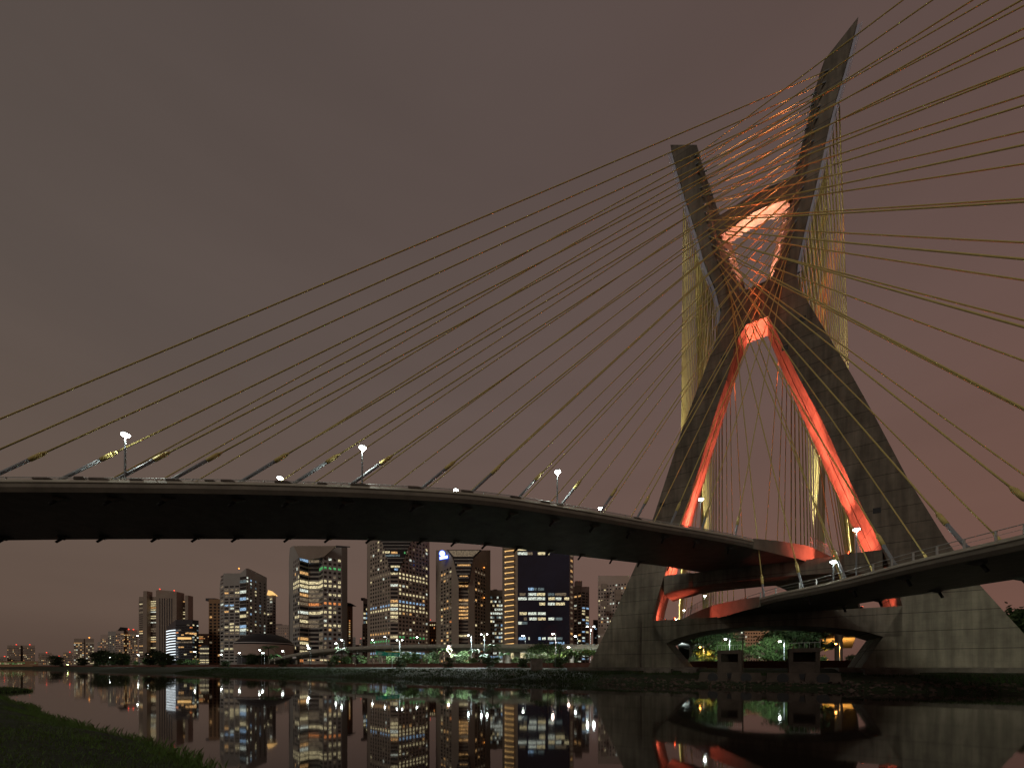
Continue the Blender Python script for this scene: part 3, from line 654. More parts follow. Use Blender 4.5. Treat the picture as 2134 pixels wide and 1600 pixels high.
t = building('tall pink granite tower with the widest faces, its top hidden by the deck', [(766, 400, 771, 392, 0, 0, 0, 0, 0, 0, WW, {}), (771, 392, 813, 366, 8, 32, .5, .5, 14, .16, WW, {9: 'dim', 17: 'blu', 18: 'yel', 24: 'warm', 26: 'grn', 27: 'dimb', 28: 'blu', 29: 'blu'}),
     (813, 366, 830, 366, 1, 32, .9, .6, 14, .45, WW, {9: 'yel', 16: 'warm', 17: 'yel', 18: 'wht', 24: 'org', 25: 'grn', 28: 'blu', 29: 'blu'}), (830, 366, 886, 390, 8, 32, .52, .5, 14, .2, WW, {9: 'yel', 10: 'yel', 14: 'yel', 16: 'blu', 17: 'yel', 18: 'yel', 24: 'dim', 25: 'grn', 28: 'blu', 29: 'blu', 30: 'blu'}),
     (886, 390, 892, 396, 1, 32, .5, .5, 14, .5, WW, {}), (892, 396, 895, 402, 0, 0, 0, 0, 0, 0, WW, {})], 1100, 385, 45, 'wallP', 12)
poly_part(t, 'glass_wedge', [(789, 1108), (863, 1108), (845, 1150), (829, 1192), (814, 1192), (803, 1150)], 364, M['glass'], 3)
for y, a, b2, k in ((1148, 803, 812, 'yel'), (1149, 815, 828, 'warm'), (1155, 803, 833, 'dimb'), (1178, 814, 833, 'yel'), (1184, 822, 829, 'blu'), (1149, 842, 845, 'grn')):
    poly_part(t, 'window', [(a, y), (b2, y), (b2, y + 4), (a, y + 4)], 363.6, M[k], .2)
for y in (1128, 1135, 1142, 1162, 1170): poly_part(t, 'floor_band', [(796 + (y-1128)*.3, y), (856 - (y-1128)*.4, y), (856 - (y-1128)*.4, y + 1.5), (796 + (y-1128)*.3, y + 1.5)], 363.6, M['wallG'], .2)
t = building('brown granite tower with a lit glass crown and a glowing blue emblem', [(909, 402, 918, 392, 0, 0, 0, 0, 0, 0, OW, {}), (918, 392, 942, 372, 4, 27, .55, .52, 19, .25, OW, {2: 'dim'}), (942, 372, 956, 368, 0, 0, 0, 0, 0, 0, OW, {}),
     (956, 374, 976, 374, 1, 27, .96, .5, 19, .12, OW, {5: 'warm', 9: 'warm', 11: 'warm', 12: 'warm', 13: 'warm'}), (976, 368, 989, 372, 0, 0, 0, 0, 0, 0, OW, {}), (989, 372, 1012, 390, 4, 27, .55, .52, 19, .12, OW, {1: 'dim'}), (1012, 390, 1022, 402, 0, 0, 0, 0, 0, 0, OW, {})], 1146, 385, 45, 'wallB', 13)
poly_part(t, 'glass_wedge', [(930, 1145), (1003, 1145), (986, 1162), (978, 1212), (956, 1212), (944, 1162)], 366, M['glass'], 3)
poly_part(t, 'glass_crown', [(934, 1146.5), (999, 1146.5), (986, 1159), (946, 1159)], 365.6, M['dim'], .3)
for i, y in enumerate((1167, 1174, 1182, 1189, 1197, 1205)): poly_part(t, 'floor_band', [(946 + i*1.6, y - 3), (986 - i*1.8, y - 3), (986 - i*1.8, y - 1), (946 + i*1.6, y - 1)], 365.6, M['wallG'], .3)
poly_part(t, 'window', [(953, 1175.5), (980, 1175.5), (980, 1178.5), (953, 1178.5)], 365.5, M['warm'], .2); poly_part(t, 'window', [(958, 1199), (975, 1199), (975, 1201), (958, 1201)], 365.5, M['warm'], .2)
for px, py in ((1009, 1182), (1009, 1245)): roof_lamp(t, px, py, 385, 'orglamp', .6)
sg = thing('illuminated_sign', 'glowing blue and white emblem sign at the top left of a brown tower', 'sign', at(922, 1162, 377))
MB().tube(at(921.5, 1153, 377), at(921.5, 1153, 376.2), 3.2, n=20).build('emblem_disc', M['signblue'], sg)
MB().ball(at(921.5, 1153, 376), 2.6, 12, 8).build('emblem_globe', M['signwhite'], sg)
poly_part(sg, 'backing', [(915, 1158.5), (933.5, 1155.5), (934, 1163.5), (915.5, 1166.5)], 376.6, M['signblue'], .4)
poly_part(sg, 'lettering_panel', [(916.2, 1160), (932.6, 1157), (932.9, 1162.2), (916.6, 1165.2)], 376.2, M['signwhite'], .2)
t = building('low dark office block with white ribbon windows between two towers', [(1022, 415, 1048, 415, 6, 17, .85, .5, 6, .4, BW, {3: 'wht', 4: 'wht', 15: 'blu', 16: 'wht'})], 1229, 415, 40, 'wallB', 14)
# navy glass tower with warm balconies
t = building('dark navy glass tower with glowing warm balconies down its left side', [(1047, 372, 1053, 362, 0, 0, 0, 0, 0, 0, BW, {}), (1053, 362, 1071, 352, 0, 0, 0, 0, 0, 0, BW, {}), (1071, 352, 1079, 350, 0, 0, 0, 0, 0, 0, BW, {}),
    (1079, 350, 1137, 343, 6, 24, .93, .55, 10, .04, BW, {}), (1137, 343, 1187, 348, 5, 24, .93, .55, 10, .04, BW, {}), (1187, 348, 1195, 356, 1, 24, .5, .4, 10, .9, [('dim', 2), ('warm', 1)], {})], 1095, 350, 45, 'wallB', 15, fill='glassN')
poly_part(t, 'curtain_wall', [(1079, 1100), (1187, 1100), (1187, 1373), (1079, 1373)], 342.3, M['glassN'], 1)
for y, segs in ((1144, [(1079, 1097, 'yel')]), (1153, [(1079, 1099, 'wht'), (1099, 1110, 'dim'), (1121, 1136, 'yel'), (1142, 1145, 'yel'), (1178, 1184, 'dimb')]), (1227, [(1101, 1112, 'blu'), (1113, 1118, 'dimb'), (1121, 1134, 'dimb')]), (1238, [(1083, 1095, 'dim'), (1101, 1118, 'wht'), (1119, 1136, 'yel'), (1142, 1155, 'dimb'), (1157, 1180, 'dim')]), (1247, [(1080, 1098, 'wht'), (1101, 1118, 'wht'), (1119, 1136, 'wht'), (1143, 1156, 'yel'), (1158, 1170, 'wht'), (1176, 1186, 'yel')]), (1258, [(1124, 1136, 'yel'), (1142, 1156, 'wht'), (1158, 1177, 'yel')]),
                (1278, [(1083, 1098, 'yel'), (1101, 1118, 'wht'), (1121, 1137, 'wht')]), (1289, [(1092, 1098, 'dim'), (1103, 1118, 'wht'), (1121, 1137, 'yel'), (1143, 1155, 'wht'), (1158, 1172, 'dimb')]), (1298, [(1080, 1088, 'wht'), (1089, 1099, 'dimb')]), (1330, [(1081, 1096, 'blu'), (1101, 1104, 'wht'), (1122, 1127, 'blu'), (1130, 1137, 'wht'), (1142, 1158, 'wht'), (1160, 1172, 'dimb')]), (1340, [(1145, 1156, 'blu'), (1158, 1176, 'blu')])):
    for a, b2, k in segs: poly_part(t, 'window', [(a, y - 3), (b2, y - 3), (b2, y + 2.6), (a, y + 2.6)], 342.1, M[k], .15)
for i in range(20):
    y = 1136 + i*11.4; b_ = poly_part(t, 'balcony', [(1050, y + 3.2), (1071, y + 1.6), (1071, y + 6.4), (1053, y + 8), (1049, y + 6.4)], 349, M['wallB'], 3)
    poly_part(b_, 'balcony_light', [(1051, y), (1071, y - 2.2), (1071, y - .4), (1055, y + 1.2), (1053, y + 3.2)], 348.6, M['cove'], .3)
t = building('slim pale apartment tower right of the navy glass tower', [(1195, 440, 1212, 430, 2, 24, .6, .5, 6, .25, WW, {1: 'warm'}), (1212, 430, 1228, 438, 2, 24, .7, .5, 6, .3, BW, {})], 1222, 435, 30, 'wallP', 16, name='apartment_tower')
MB().box(at(1205, 1217, 440), 3.8, 4, 3).build('roof_house', M['wallP'], t)
building('small dark glass block behind the street lamps', [(1236, 450, 1247, 450, 3, 18, .8, .5, 4, .2, BW, {})], 1291, 450, 30, 'wallD', 17)
t = building('white and brown patterned apartment tower beside the tower foot', [(1246, 400, 1312, 385, 11, 22, .5, .42, 8, .3, WW, {})], 1199, 392, 35, 'wallW', 18, name='apartment_tower')
rr = random.Random(3)
for i in range(13):
    a = 1248 + rr.choice([0, 6, 14, 26, 34]); y = 1216 + i*11.5; poly_part(t, 'brown_panel', [(a, y), (a + 12, y), (a + 12, y + 11), (a, y + 11)], 384.0 + i*.002, M['wallB'], 2)
# behind and between
t = building('thin orange-brown slab tower with an overhanging flat roof', [(722, 450, 735, 452, 1, 24, .2, .5, 8, .5, OW, {})], 1258, 450, 25, 'wallO', 19); poly_part(t, 'roof_slab', [(722, 1255), (730, 1256), (739, 1261.5), (722, 1261.5)], 449, M['roofdark'], 6)
building('dim grey block farthest left of the three beyond the slab tower', [(735, 620, 741, 620, 2, 14, .4, .4, 4, .05, WW, {})], 1327, 620, 30, 'wallG', 20)
building('lowest of three dim blocks beyond the slab tower', [(741, 640, 749, 640, 3, 10, .4, .4, 4, .05, WW, {})], 1343, 640, 30, 'wallB', 21)
t = building('dim block with a red beacon beside the big granite tower', [(749, 620, 755.5, 620, 2, 14, .4, .4, 4, .05, WW, {})], 1332, 620, 30, 'wallG', 22); roof_lamp(t, 752, 1330, 618)
building('narrow grey tower with white ribbon windows behind the granite tower', [(757, 470, 768, 470, 2, 14, .8, .45, 5, .7, BW, {})], 1247, 470, 30, 'wallG', 23)
building('small dark office block at the foot of the granite tower', [(755, 440, 768, 440, 2, 12, .5, .5, 4, .1, OW, {})], 1300, 440, 25, 'wallB', 24)
t = building('ochre brick apartment block with arched lit top floor', [(895, 470, 911, 470, 4, 13, .5, .5, 2, .12, OW, {0: 'yel'})], 1295, 470, 30, 'wallO', 25, name='apartment_tower'); roof_lamp(t, 897, 1291, 468)
# left group
t = building('broad grey bank tower with tall fins and lit ribbon floors', [(290, 520, 298, 515, 1, 30, .9, .42, 4, .25, WW, {}), (298, 512, 306.5, 512, 0, 0, 0, 0, 0, 0, WW, {}), (306.5, 515, 327, 512, 1, 30, .96, .42, 4, .3, WW, {0: 'yel', 1: 'yel', 2: 'yel', 4: 'yel', 5: 'wht', 8: 'yel', 13: 'org', 15: 'yel', 22: 'yel', 25: 'warm', 26: 'warm'}),
     (327, 508, 368, 508, 0, 0, 0, 0, 0, 0, WW, {}), (368, 512, 386, 515, 1, 30, .96, .42, 4, .2, WW, {0: 'warm', 3: 'dim', 5: 'yel', 6: 'yel', 9: 'yel'}), (386, 512, 392, 512, 0, 0, 0, 0, 0, 0, WW, {}), (392, 515, 399, 520, 1, 30, .9, .42, 4, .2, WW, {9: 'yel'})], 1244, 512, 45, 'wallB', 26,
     tops=[1243, 1243, 1243, 1243, 1243, 1251, 1251, 1251])
poly_part(t, 'fin', [(298.5, 1231), (306, 1231), (306, 1385), (298.5, 1385)], 508, M['wallB'], 8); poly_part(t, 'fin', [(385.5, 1240), (392, 1240), (392, 1300), (385.5, 1300)], 508, M['wallB'], 8)
sh = poly_part(t, 'service_shaft', [(325, 1230), (329, 1228.5), (367, 1232), (368, 1234), (368, 1385), (325, 1385)], 504, M['wallB'], 12)
for x in (332, 337, 342, 347, 352, 357): poly_part(t, 'shaft_rib', [(x, 1246), (x + 1.2, 1246), (x + 1.2, 1385), (x, 1385)], 503.6, M['wallD'], .3)
roof_lamp(t, 333, 1227, 503, r=.7); roof_lamp(t, 363, 1230, 503, r=.7)
for px in (312, 314, 316, 378, 380): MB().tube(at(px, 1250, 512), at(px, 1238, 512), .15, n=5).build('antenna', M['roofdark'], t)
t = building('dark glass octagonal tower with bright white light rings on its left', [(348, 405, 366, 392, 0, 0, 0, 0, 0, 0, OW, {}), (366, 392, 401, 388, 6, 16, .9, .5, 4, .10, OW, {7: 'dim'}), (401, 388, 414, 396, 3, 16, .8, .5, 4, .3, BW, {14: 'warm'})], 1292, 392, 30, 'wallD', 27, tops=[1306, 1291, 1291, 1292.5])
for i in range(12):
    y = 1312 + i*5.6; poly_part(t, 'light_ring', [(346, y + 2.4), (353, y + .5), (365, y - .6), (365, y + 1), (353, y + 2.2), (346.4, y + 4)], 390, M['fluo'], .5)
poly_part(t, 'window', [(370, 1327), (398, 1327.5), (398, 1331.5), (370, 1331.5)], 387.2, M['cove'], .3); poly_part(t, 'window', [(386, 1317), (409, 1318), (409, 1322), (386, 1320)], 387.2, M['warm'], .3)
building('brown brick office tower with a grid of small dark windows', [(435, 430, 461, 430, 3, 19, .58, .55, 4, .05, OW, {})], 1248, 430, 35, 'wallO', 28)
t = building('grey stone office tower with a stepped top and a dark glass stripe', [(459, 400, 466.5, 392, 1, 25, .7, .45, 2, .3, WW, {}), (466.5, 392, 500, 388, 3, 25, .72, .5, 14, .22, WW, {1: 'dim', 3: 'dim', 6: 'blu', 13: 'yel', 15: 'dim', 17: 'dim', 20: 'yel'}),
     (500, 388, 513, 384, 1, 25, .98, .8, 6, .35, BW, {6: 'blu', 20: 'yel'}), (513, 384, 518, 386, 1, 25, .6, .45, 6, .5, WW, {}), (518, 386, 556, 410, 4, 25, .3, .45, 8, .28, BW, {})], 1190, 390, 30, 'wallG', 29, tops=[1210, 1194, 1194, 1184, 1184, 1203])
roof_lamp(t, 498, 1184, 390, 'orglamp', .7)
t = building('slender tower with an orange-lit pyramid roof behind the grey tower', [(556, 470, 568, 465, 2, 22, .7, .45, 3, .35, WW, {}), (568, 465, 575, 468, 1, 22, .5, .5, 8, .1, BW, {})], 1239, 465, 25, 'wallG', 30)
poly_part(t, 'pyramid_roof', [(556, 1239), (559, 1229), (571, 1239)], 464, M['cove'], 8)
t = building('plain distant grey block above the dome', [(575, 650, 602, 650, 6, 14, .25, .3, 3, .08, OW, {})], 1302, 650, 30, 'wallW', 31)
building('distant blocks with orange ribbons beside the octagonal tower', [(414, 560, 424, 560, 1, 16, .9, .4, 3, .6, OW, {}), (424, 560, 436, 560, 3, 16, .4, .4, 3, .1, OW, {})], 1320, 560, 30, 'wallB', 32)
building('low white-lit block behind the bank trees', [(416, 480, 437, 480, 1, 7, .95, .4, 1, .7, BW, {})], 1347, 480, 20, 'wallG', 33)
for o_ in [x for x in bpy.data.objects if x.get('category') == 'building' and x.get('label', '').split()[0] in ('low', 'narrow', 'plain') or x.get('label', '').startswith('brown brick')]:
    w_ = [c for c in o_.children if c.name.startswith('wall')]
    if not w_: continue
    mx_ = [v.co for v in w_[0].data.vertices]; zt_ = min(v.z for v in mx_ if v.z > 5) if any(v.z > 5 for v in mx_) else None
    if zt_ is None: continue
    xs_ = [v.x for v in mx_]; cx_ = (min(xs_) + max(xs_))/2; wx_ = (max(xs_) - min(xs_)); b0 = wloc(o_)
    zz_ = max(v.z for v in mx_)
    MB().box(b0 + Vector((cx_ + wx_*R.uniform(-.12, .12), 12, zz_ + 1.2)), wx_*.13, 3, 1.5).box(b0 + Vector((cx_ + wx_*.2, 12, zz_ + .6)), wx_*.06, 2, .9).build('roof_plant', M['wallD'], o_)
# domed hall
dm = thing('domed_hall', 'wide round hall with a dark low dome behind the palms', 'hall', at(552, 1388, 360))
c = at(552, 1388, 372); rr_ = 24
q1 = []; 
for r, z in ((rr_, 3), (rr_, at(0, 1366, 372).z)): q1.append([Vector((c.x + (r - 2)*math.cos(a), c.y + (r - 2)*math.sin(a), z)) for a in [6.28318*i/40 for i in range(40)]])
MB().rings(q1).build('base_ring', M['wallD'], dm)
MB().rings([[Vector((c.x + r*math.cos(a), c.y + r*math.sin(a), z)) for a in [6.28318*i/40 for i in range(40)]] for r, z in ((rr_, at(0, 1365.9, 372).z), (rr_ + 1.2, at(0, 1344, 372).z))]).build('drum', M['wallW'], dm, smooth=False)
MB().rings([[Vector((c.x + r*math.cos(a), c.y + r*math.sin(a), z)) for a in [6.28318*i/40 for i in range(40)]] for r, z in ((rr_ + .5, at(0, 1343.9, 372).z), (rr_ + .2, at(0, 1340, 372).z), (rr_ - 3, at(0, 1333, 372).z), (rr_ - 8, at(0, 1326, 372).z), (rr_ - 14, at(0, 1321.5, 372).z), (3, at(0, 1319.5, 372).z))]).build('dome', M['roofdark'], dm, smooth=True)
MB().rings([[Vector((c.x + r*math.cos(a), c.y + r*math.sin(a), z)) for a in [6.28318*i/40 for i in range(40)]] for r, z in ((rr_ + .9, at(0, 1341.5, 372).z), (rr_ + .9, at(0, 1340.4, 372).z))]).build('eave_ring', M['white'], dm)
# far left
t = building('hazy twin block of flats at the far left with scattered lights', [(15, 760, 43, 760, 10, 10, .45, .4, 4, .22, OW, {}), (43, 765, 48, 765, 0, 0, 0, 0, 0, 0, OW, {}), (48, 760, 73, 760, 9, 10, .45, .4, 4, .22, OW, {})], 1344, 760, 40, 'wallB', 34, name='apartment_block'); roof_lamp(t, 34, 1342.5, 758, r=.8); roof_lamp(t, 62, 1342.5, 758, r=.8)
t = building('long low depot with green-lit windows on the far left bank', [(-14, 660, 52, 660, 12, 2, .88, .3, 2.2, .85, [('grn', 3), ('yel', 1)], {}), (52, 660, 62, 660, 0, 0, 0, 0, 0, 0, OW, {}), (62, 660, 80, 660, 4, 2, .8, .3, 2.2, .6, [('grn', 1), ('dim', 1)], {})], 1377, 660, 30, 'wallO', 35, cat='depot', name='depot')
for a, b2, y, sd, lb_ in ((0, 13, 1368, 36, 'small low block at the very left edge with warm windows'), (80, 108, 1360, 37, 'dim apartment block right of the twin block with a red rooftop light'), (108, 132, 1367, 38, 'lowest dim block in the far left row'), (132, 153, 1359, 39, 'dim block left of the white-lit office block')):
    t = building(lb_, [(a, 740, b2, 740, max(3, int((b2 - a)/3)), 6, .45, .4, 3, .25, OW, {})], y, 740, 30, 'wallB', sd, name='apartment_block'); roof_lamp(t, (a + b2)/2 + 3, y - 1, 738, r=.8)
t = building('square office block with two lit arches near its top', [(154, 640, 175, 640, 5, 13, .7, .45, 6, .5, WW, {0: 'warm'}), (175, 641, 179, 641, 0, 0, 0, 0, 0, 0, WW, {}), (179, 640, 196, 640, 4, 13, .7, .45, 6, .5, WW, {0: 'dim'})], 1330, 640, 40, 'wallB', 40); roof_lamp(t, 186, 1328, 640, 'orglamp', .9)
for a, b2, y, sd, wl, lb_, lt in ((203, 209, 1337, 41, 'wallG', 'narrow tower with orange windows, leftmost of the stepped cluster', .5), (209, 225, 1322, 42, 'wallW', 'pale stepped apartment tower in the cluster with a purple roof light', .25), (225, 242, 1315, 43, 'wallG', 'dark-topped tower in the middle of the cluster', .15), (257, 287, 1312, 45, 'wallB', 'wide apartment tower with yellow windows and red roof lights', .55)):
    t = building(lb_, [(a, 570, b2, 570, max(2, int((b2 - a)/3.4)), 14, .5, .45, 6, lt, OW, {})], y, 570, 30, wl, sd, name='apartment_tower')
    if a == 257: roof_lamp(t, 268, 1310.5, 568, r=.8); roof_lamp(t, 278, 1311, 568, r=.8)
t = building('pale apartment tower with a dark pyramid roof', [(241, 566, 258, 566, 5, 15, .5, .45, 4, .2, OW, {})], 1313, 566, 25, 'wallW', 44, name='apartment_tower'); poly_part(t, 'pyramid_roof', [(245, 1313), (251, 1306), (257, 1313)], 565, M['roofdark'], 10)
# seen through the arch
building('grey hillside office block seen through the arch', [(1520, 330, 1552, 330, 8, 10, .8, .4, 1, .12, BW, {})], 1312, 330, 25, 'wallP', 50)
building('brown hillside tower seen through the arch, lit stair column', [(1552, 320, 1602, 320, 9, 10, .5, .4, 1, .08, [('wht', 1)], {})], 1306, 320, 25, 'wallP', 51)
# ------------------------------------------------------------------ viaduct
vt = thing('viaduct', 'pale concrete viaduct ramping up across the skyline behind the palms', 'viaduct', su(on_line(835, -60), -60, 3.2))
vp = [(470, 1388), (540, 1383), (590, 1371.5), (638, 1362), (680, 1356), (724, 1352), (780, 1349), (835, 1347), (934, 1346), (1060, 1346), (1240, 1347.5), (1330, 1349)]
VL = []
for px, py in vp:
    s = on_line(px, -60); p = su(s, -60); p.z = EYE + (YH - py)*p.y/F; VL.append(p)
VL = smooth_line([tuple(p) for p in VL], 6)
NV = Vector((NX, NY, 0))
fixn(MB().rings([[p + NV*5, p - NV*5, p - NV*5 - Vector((0, 0, 1.1)), p - NV*2.5 - Vector((0, 0, 2.6)), p + NV*2.5 - Vector((0, 0, 2.6)), p + NV*4.9 - Vector((0, 0, 1.1))] for p in VL]).build('girder', M['via'], vt))
fixn(MB().rings([[p + NV*5.1 + Vector((0, 0, .9)), p + NV*4.8 + Vector((0, 0, .9)), p + NV*4.8 + Vector((0, 0, .01)), p + NV*5.15 + Vector((0, 0, -.5))] for p in VL]).build('parapet', M['via'], vt))
for k in range(4, len(VL) - 1, 5):
    p = VL[k]
    if p.z > 8: MB().tube(Vector((p.x, p.y, 3)), Vector((p.x, p.y, p.z - 2.3)), 1.0, 1.3, n=12).build('pier', M['via'], vt)
# ------------------------------------------------------------------ skyline lamps
def Du(px, u): return su(on_line(px, u), u).y
def sky_lamp(px, py, D, m, pw, col, lab, base=3.2, dbl=False, r=.5, cone=168, tilt=None):
    if base < 4 and D < Du(px, -9): D = Du(px, -9 - (px*7 % 5))
    h = at(px, py, D); a = 1.2
    street_lamp(Vector((h.x + a, h.y, base)), h, lab, m, pw, col, r=r, double=dbl, cone=cone, tilt=tilt, group='street lamps along the far bank')
WCL = (.88, 1, .95)
ref = ['the thicket at the far left', 'the dark thicket', 'the bank tower foot', 'the bank tower', 'the octagonal tower', 'the brown brick tower', 'the grey stone tower', 'the domed hall', 'the palms before the dome', 'the small pylon by the dome', 'the notched tower', 'the notched tower doorway', 'the right side of the notched tower', 'the slab tower']
L1 = [(229, 1369, 230), (249, 1367, 230), (288, 1364, 200), (309, 1362, 190), (406, 1357, 200), (461, 1363, 190), (499, 1360, 185), (541, 1354, 185), (547, 1360, 200), (589, 1356, 190), (641, 1344, 195), (643, 1350, 205), (700, 1340, 190), (712, 1333, 185)]
ol = ['leftmost', 'second', 'third', 'fourth', 'fifth', 'sixth', 'seventh', 'eighth', 'ninth', 'tenth', 'eleventh', 'twelfth', 'thirteenth', 'fourteenth']
for i, (px, py, D_) in enumerate(L1): sky_lamp(px, py, D_, M['lw'], 5000, WCL, 'white street lamp before %s, %s in the riverside row' % (ref[i], ol[i]))
L2 = [(776, 1333), (802, 1326), (827, 1333), (869, 1327), (976, 1323), (1003, 1321), (1090, 1324), (1199, 1325)]
lr = ['the left face of the granite tower', 'the left corner of the granite tower', 'the middle of the granite tower', 'the right face of the granite tower', 'the middle of the tower with the blue sign', 'the right face of the tower with the blue sign', 'the warm balconies', 'the slim pale apartment tower']
for i, (px, py) in enumerate(L2):
    s = on_line(px, -60); p = su(s, -60); D_ = p.y
    if i in (2, 4, 5): sky_lamp(px, py, 158, M['lw'], 24000, WCL, 'tall white roadside street lamp before ' + lr[i], dbl=i in (2, 5), r=.3); continue
    h = at(px, py, D_); zb = min(VL, key=lambda q: (q - Vector((h.x, h.y, q.z))).length).z
    sky_lamp(px, py, D_, M['lw'], 4500, WCL, 'white viaduct street lamp before ' + lr[i], base=zb - .2, dbl=i in (2, 5))
sky_lamp(1224, 1305, 140, M['lw'], 16000, WCL, 'tall twin-headed street lamp at the foot of the left tower leg', dbl=True, r=.34)
sky_lamp(935, 1346, 150, M['lp'], 22000, (1, .85, .75), 'pinkish lamp above the dark palm below the tower with the blue sign')
sky_lamp(1152, 1320, 150, M['lp'], 22000, (1, .85, .75), 'pinkish street lamp in front of the navy glass tower')
sky_lamp(1185, 1348, 140, M['lp'], 22000, (1, .85, .75), 'low pinkish lamp above the round trees near the tower foot')
sky_lamp(44, 1384, 330, M['lo'], 2500, (1, .45, .1), 'sodium lamp before the green-lit depot', r=.7)
sky_lamp(91, 1387.3, 300, M['lo'], 4500, (1, .45, .1), 'brightest orange sodium lamp low on the far left shore', r=.9)
sky_lamp(141, 1384, 300, M['lg'], 2000, (.8, 1, .4), 'greenish lamp low on the far left shore', r=.7)
sky_lamp(287, 1324, 300, M['lw'], 5000, WCL, 'high white mast lamp left of the bank tower', r=.55)
sky_lamp(1459, 1348, 122, M['lo'], 9000, (1, .42, .08), 'orange sodium lamp seen through the left of the arch', r=.28)
sky_lamp(1512, 1331, 106, M['lw'], 11000, WCL, 'white street lamp above the trees seen through the arch', r=.3, cone=140, tilt=Vector((4, 11, 0)))
sky_lamp(1625, 1336, 104, M['lw'], 9000, WCL, 'white street lamp mostly hidden by the right gate house', r=.3, cone=140, tilt=Vector((4, 11, 0)))
sky_lamp(1742, 1341, 118, M['lo'], 9000, (1, .42, .08), 'orange lamp under the deck seen through the right of the arch', r=.28)
light('lamp_light', 'SPOT', at(1752, 1376, 228), 90000, (1, .42, .08), None, .5, aim=at(1752, 1376, 234) + Vector((0, 0, 12)), cone=140)  # bare upward light without a fixture, added to turn the upper deck's underside orange
light('lamp_light', 'SPOT', at(1440, 1374, 176), 60000, (.8, .95, 1), None, .5, aim=at(1440, 1372, 180) + Vector((0, 0, 10)), cone=120)  # unseen upward light, added to whiten the underside of the lower deck
for key, js_ in (('A', (-95, -150, -200)), ('B', (-85, -130))):
    D = DECKS[key]
    for u_ in js_:
        j = min(range(len(D['o'])), key=lambda j: abs(D['o'][j].y - u_)); m_ = (D['o'][j] + D['i'][j])/2
        b_ = MB(); b_.tube(su(m_.x, m_.y, 3), su(m_.x, m_.y, m_.z - 1.2), 1.1, n=16); b_.rings([[su(m_.x - 1.2, m_.y + .9, m_.z - 1.2), su(m_.x + 1.2, m_.y + .9, m_.z - 1.2), su(m_.x + 1.2, m_.y - .9, m_.z - 1.2), su(m_.x - 1.2, m_.y - .9, m_.z - 1.2)], [su(m_.x - 4.5, m_.y + .9, m_.z + .01), su(m_.x + 4.5, m_.y + .9, m_.z + .01), su(m_.x + 4.5, m_.y - .9, m_.z + .01), su(m_.x - 4.5, m_.y - .9, m_.z + .01)]])
        b_.build('pier', M['deck'], D['obj'])
# ------------------------------------------------------------------ bank details
EX, EY = Vector((DX, DY, 0)), Vector((NX, NY, 0))
rw = MB().box(su(-500, -4, 3.85), 460, .3, .75, EX, EY).box(su(-500, -4, 4.66), 460, .36, .06, EX, EY)
tag(rw.build('barrier_wall', M['wallred'], loc=su(-500, -4, 3.2)), 'long low concrete road barrier on top of the far bank left of the tower', 'wall')
rw = MB().box(su(60, -14, 4.0), 97, .3, .9, EX, EY).box(su(60, -14, 4.96), 97, .36, .06, EX, EY)
tag(rw.build('barrier_wall', M['wallred'], loc=su(0, -14, 3.2)), 'barrier wall with tail-light red in its colour behind the arch of the tower', 'wall')
def gate_house(s, u, w, h, label, opening):
    t = thing('gate_house', label, 'gate house', su(s, u, .5)); hw = w/2
    m = MB(); zt = h
    m.box(su(s - hw + .3, u, (zt + .5)/2), .3, 1.6, (zt - .5)/2, EX, EY); m.box(su(s + hw - .3, u, (zt + .5)/2), .3, 1.6, (zt - .5)/2, EX, EY)
    m.box(su(s, u, zt + .35), hw, 1.7, .345, EX, EY); m.box(su(s, u, (opening + .5)/2), hw - .605, 1.5, (opening - .5)/2, EX, EY); m.box(su(s, u - 1.4, (zt + opening)/2), hw - .605, .1, (zt - opening)/2 - .01, EX, EY)
    m.build('frame', M['gate'], t)
    MB().box(su(s, u + 1.52, 1.9), .8, .03, .45, EX, EY).build('grille', M['black'], t)
    r = MB()
    for k in range(7):
        p = su(s - hw + w*k/6, u + 1.6, zt + .7); r.tube(p, p + Vector((0, 0, .9)), .025, n=4)
    r.tube(su(s - hw, u + 1.6, zt + 1.6), su(s + hw, u + 1.6, zt + 1.6), .03, n=4); r.build('railing', M['rail'], t)
    return t
def at_u(px, u): return on_line(px, u)
s1, s2 = at_u(1521, 21), at_u(1674, 21)
gate_house(s1, 21, 3.9, 5.9, 'left one of two small concrete gate houses at the waterline under the arch', 4.4)
gate_house(s2, 21, 4.2, 6.0, 'right one of two small concrete gate houses at the waterline under the arch', 4.4)
for i, px in enumerate((1486, 1555, 1631, 1714)):
    s = at_u(px, 23); lab = ['leftmost', 'second from left', 'third from left', 'rightmost'][i] + ' concrete outfall block with a round pipe mouth at the waterline'
    t = thing('outfall_block', lab, 'outfall', su(s, 23, .3), 'outfall blocks at the waterline')
    m = MB(); b_ = [su(s - 2.6, 24.2, -.3), su(s + 2.6, 24.2, -.3), su(s + 2.6, 21, -.3), su(s - 2.6, 21, -.3)]; tp = [su(s - 2.2, 23.2, 2.5), su(s + 2.2, 23.2, 2.5), su(s + 2.2, 21, 2.5), su(s - 2.2, 21, 2.5)]
    fixn(m.rings([b_, tp]).build('block', M['gate'], t))
    MB().tube(su(s, 23.0, 1.6), su(s, 23.75, 1.6), .85, n=20).build('pipe_mouth', M['black'], t)
t = MB().box(su((s1 + s2)/2, 21, .9), abs(s2 - s1)/2 + 4, .8, 1.0, EX, EY).build('quay_wall', M['gate'], loc=su((s1 + s2)/2, 21, 0)); tag(t, 'stained concrete quay wall joining the gate houses at the waterline', 'wall')
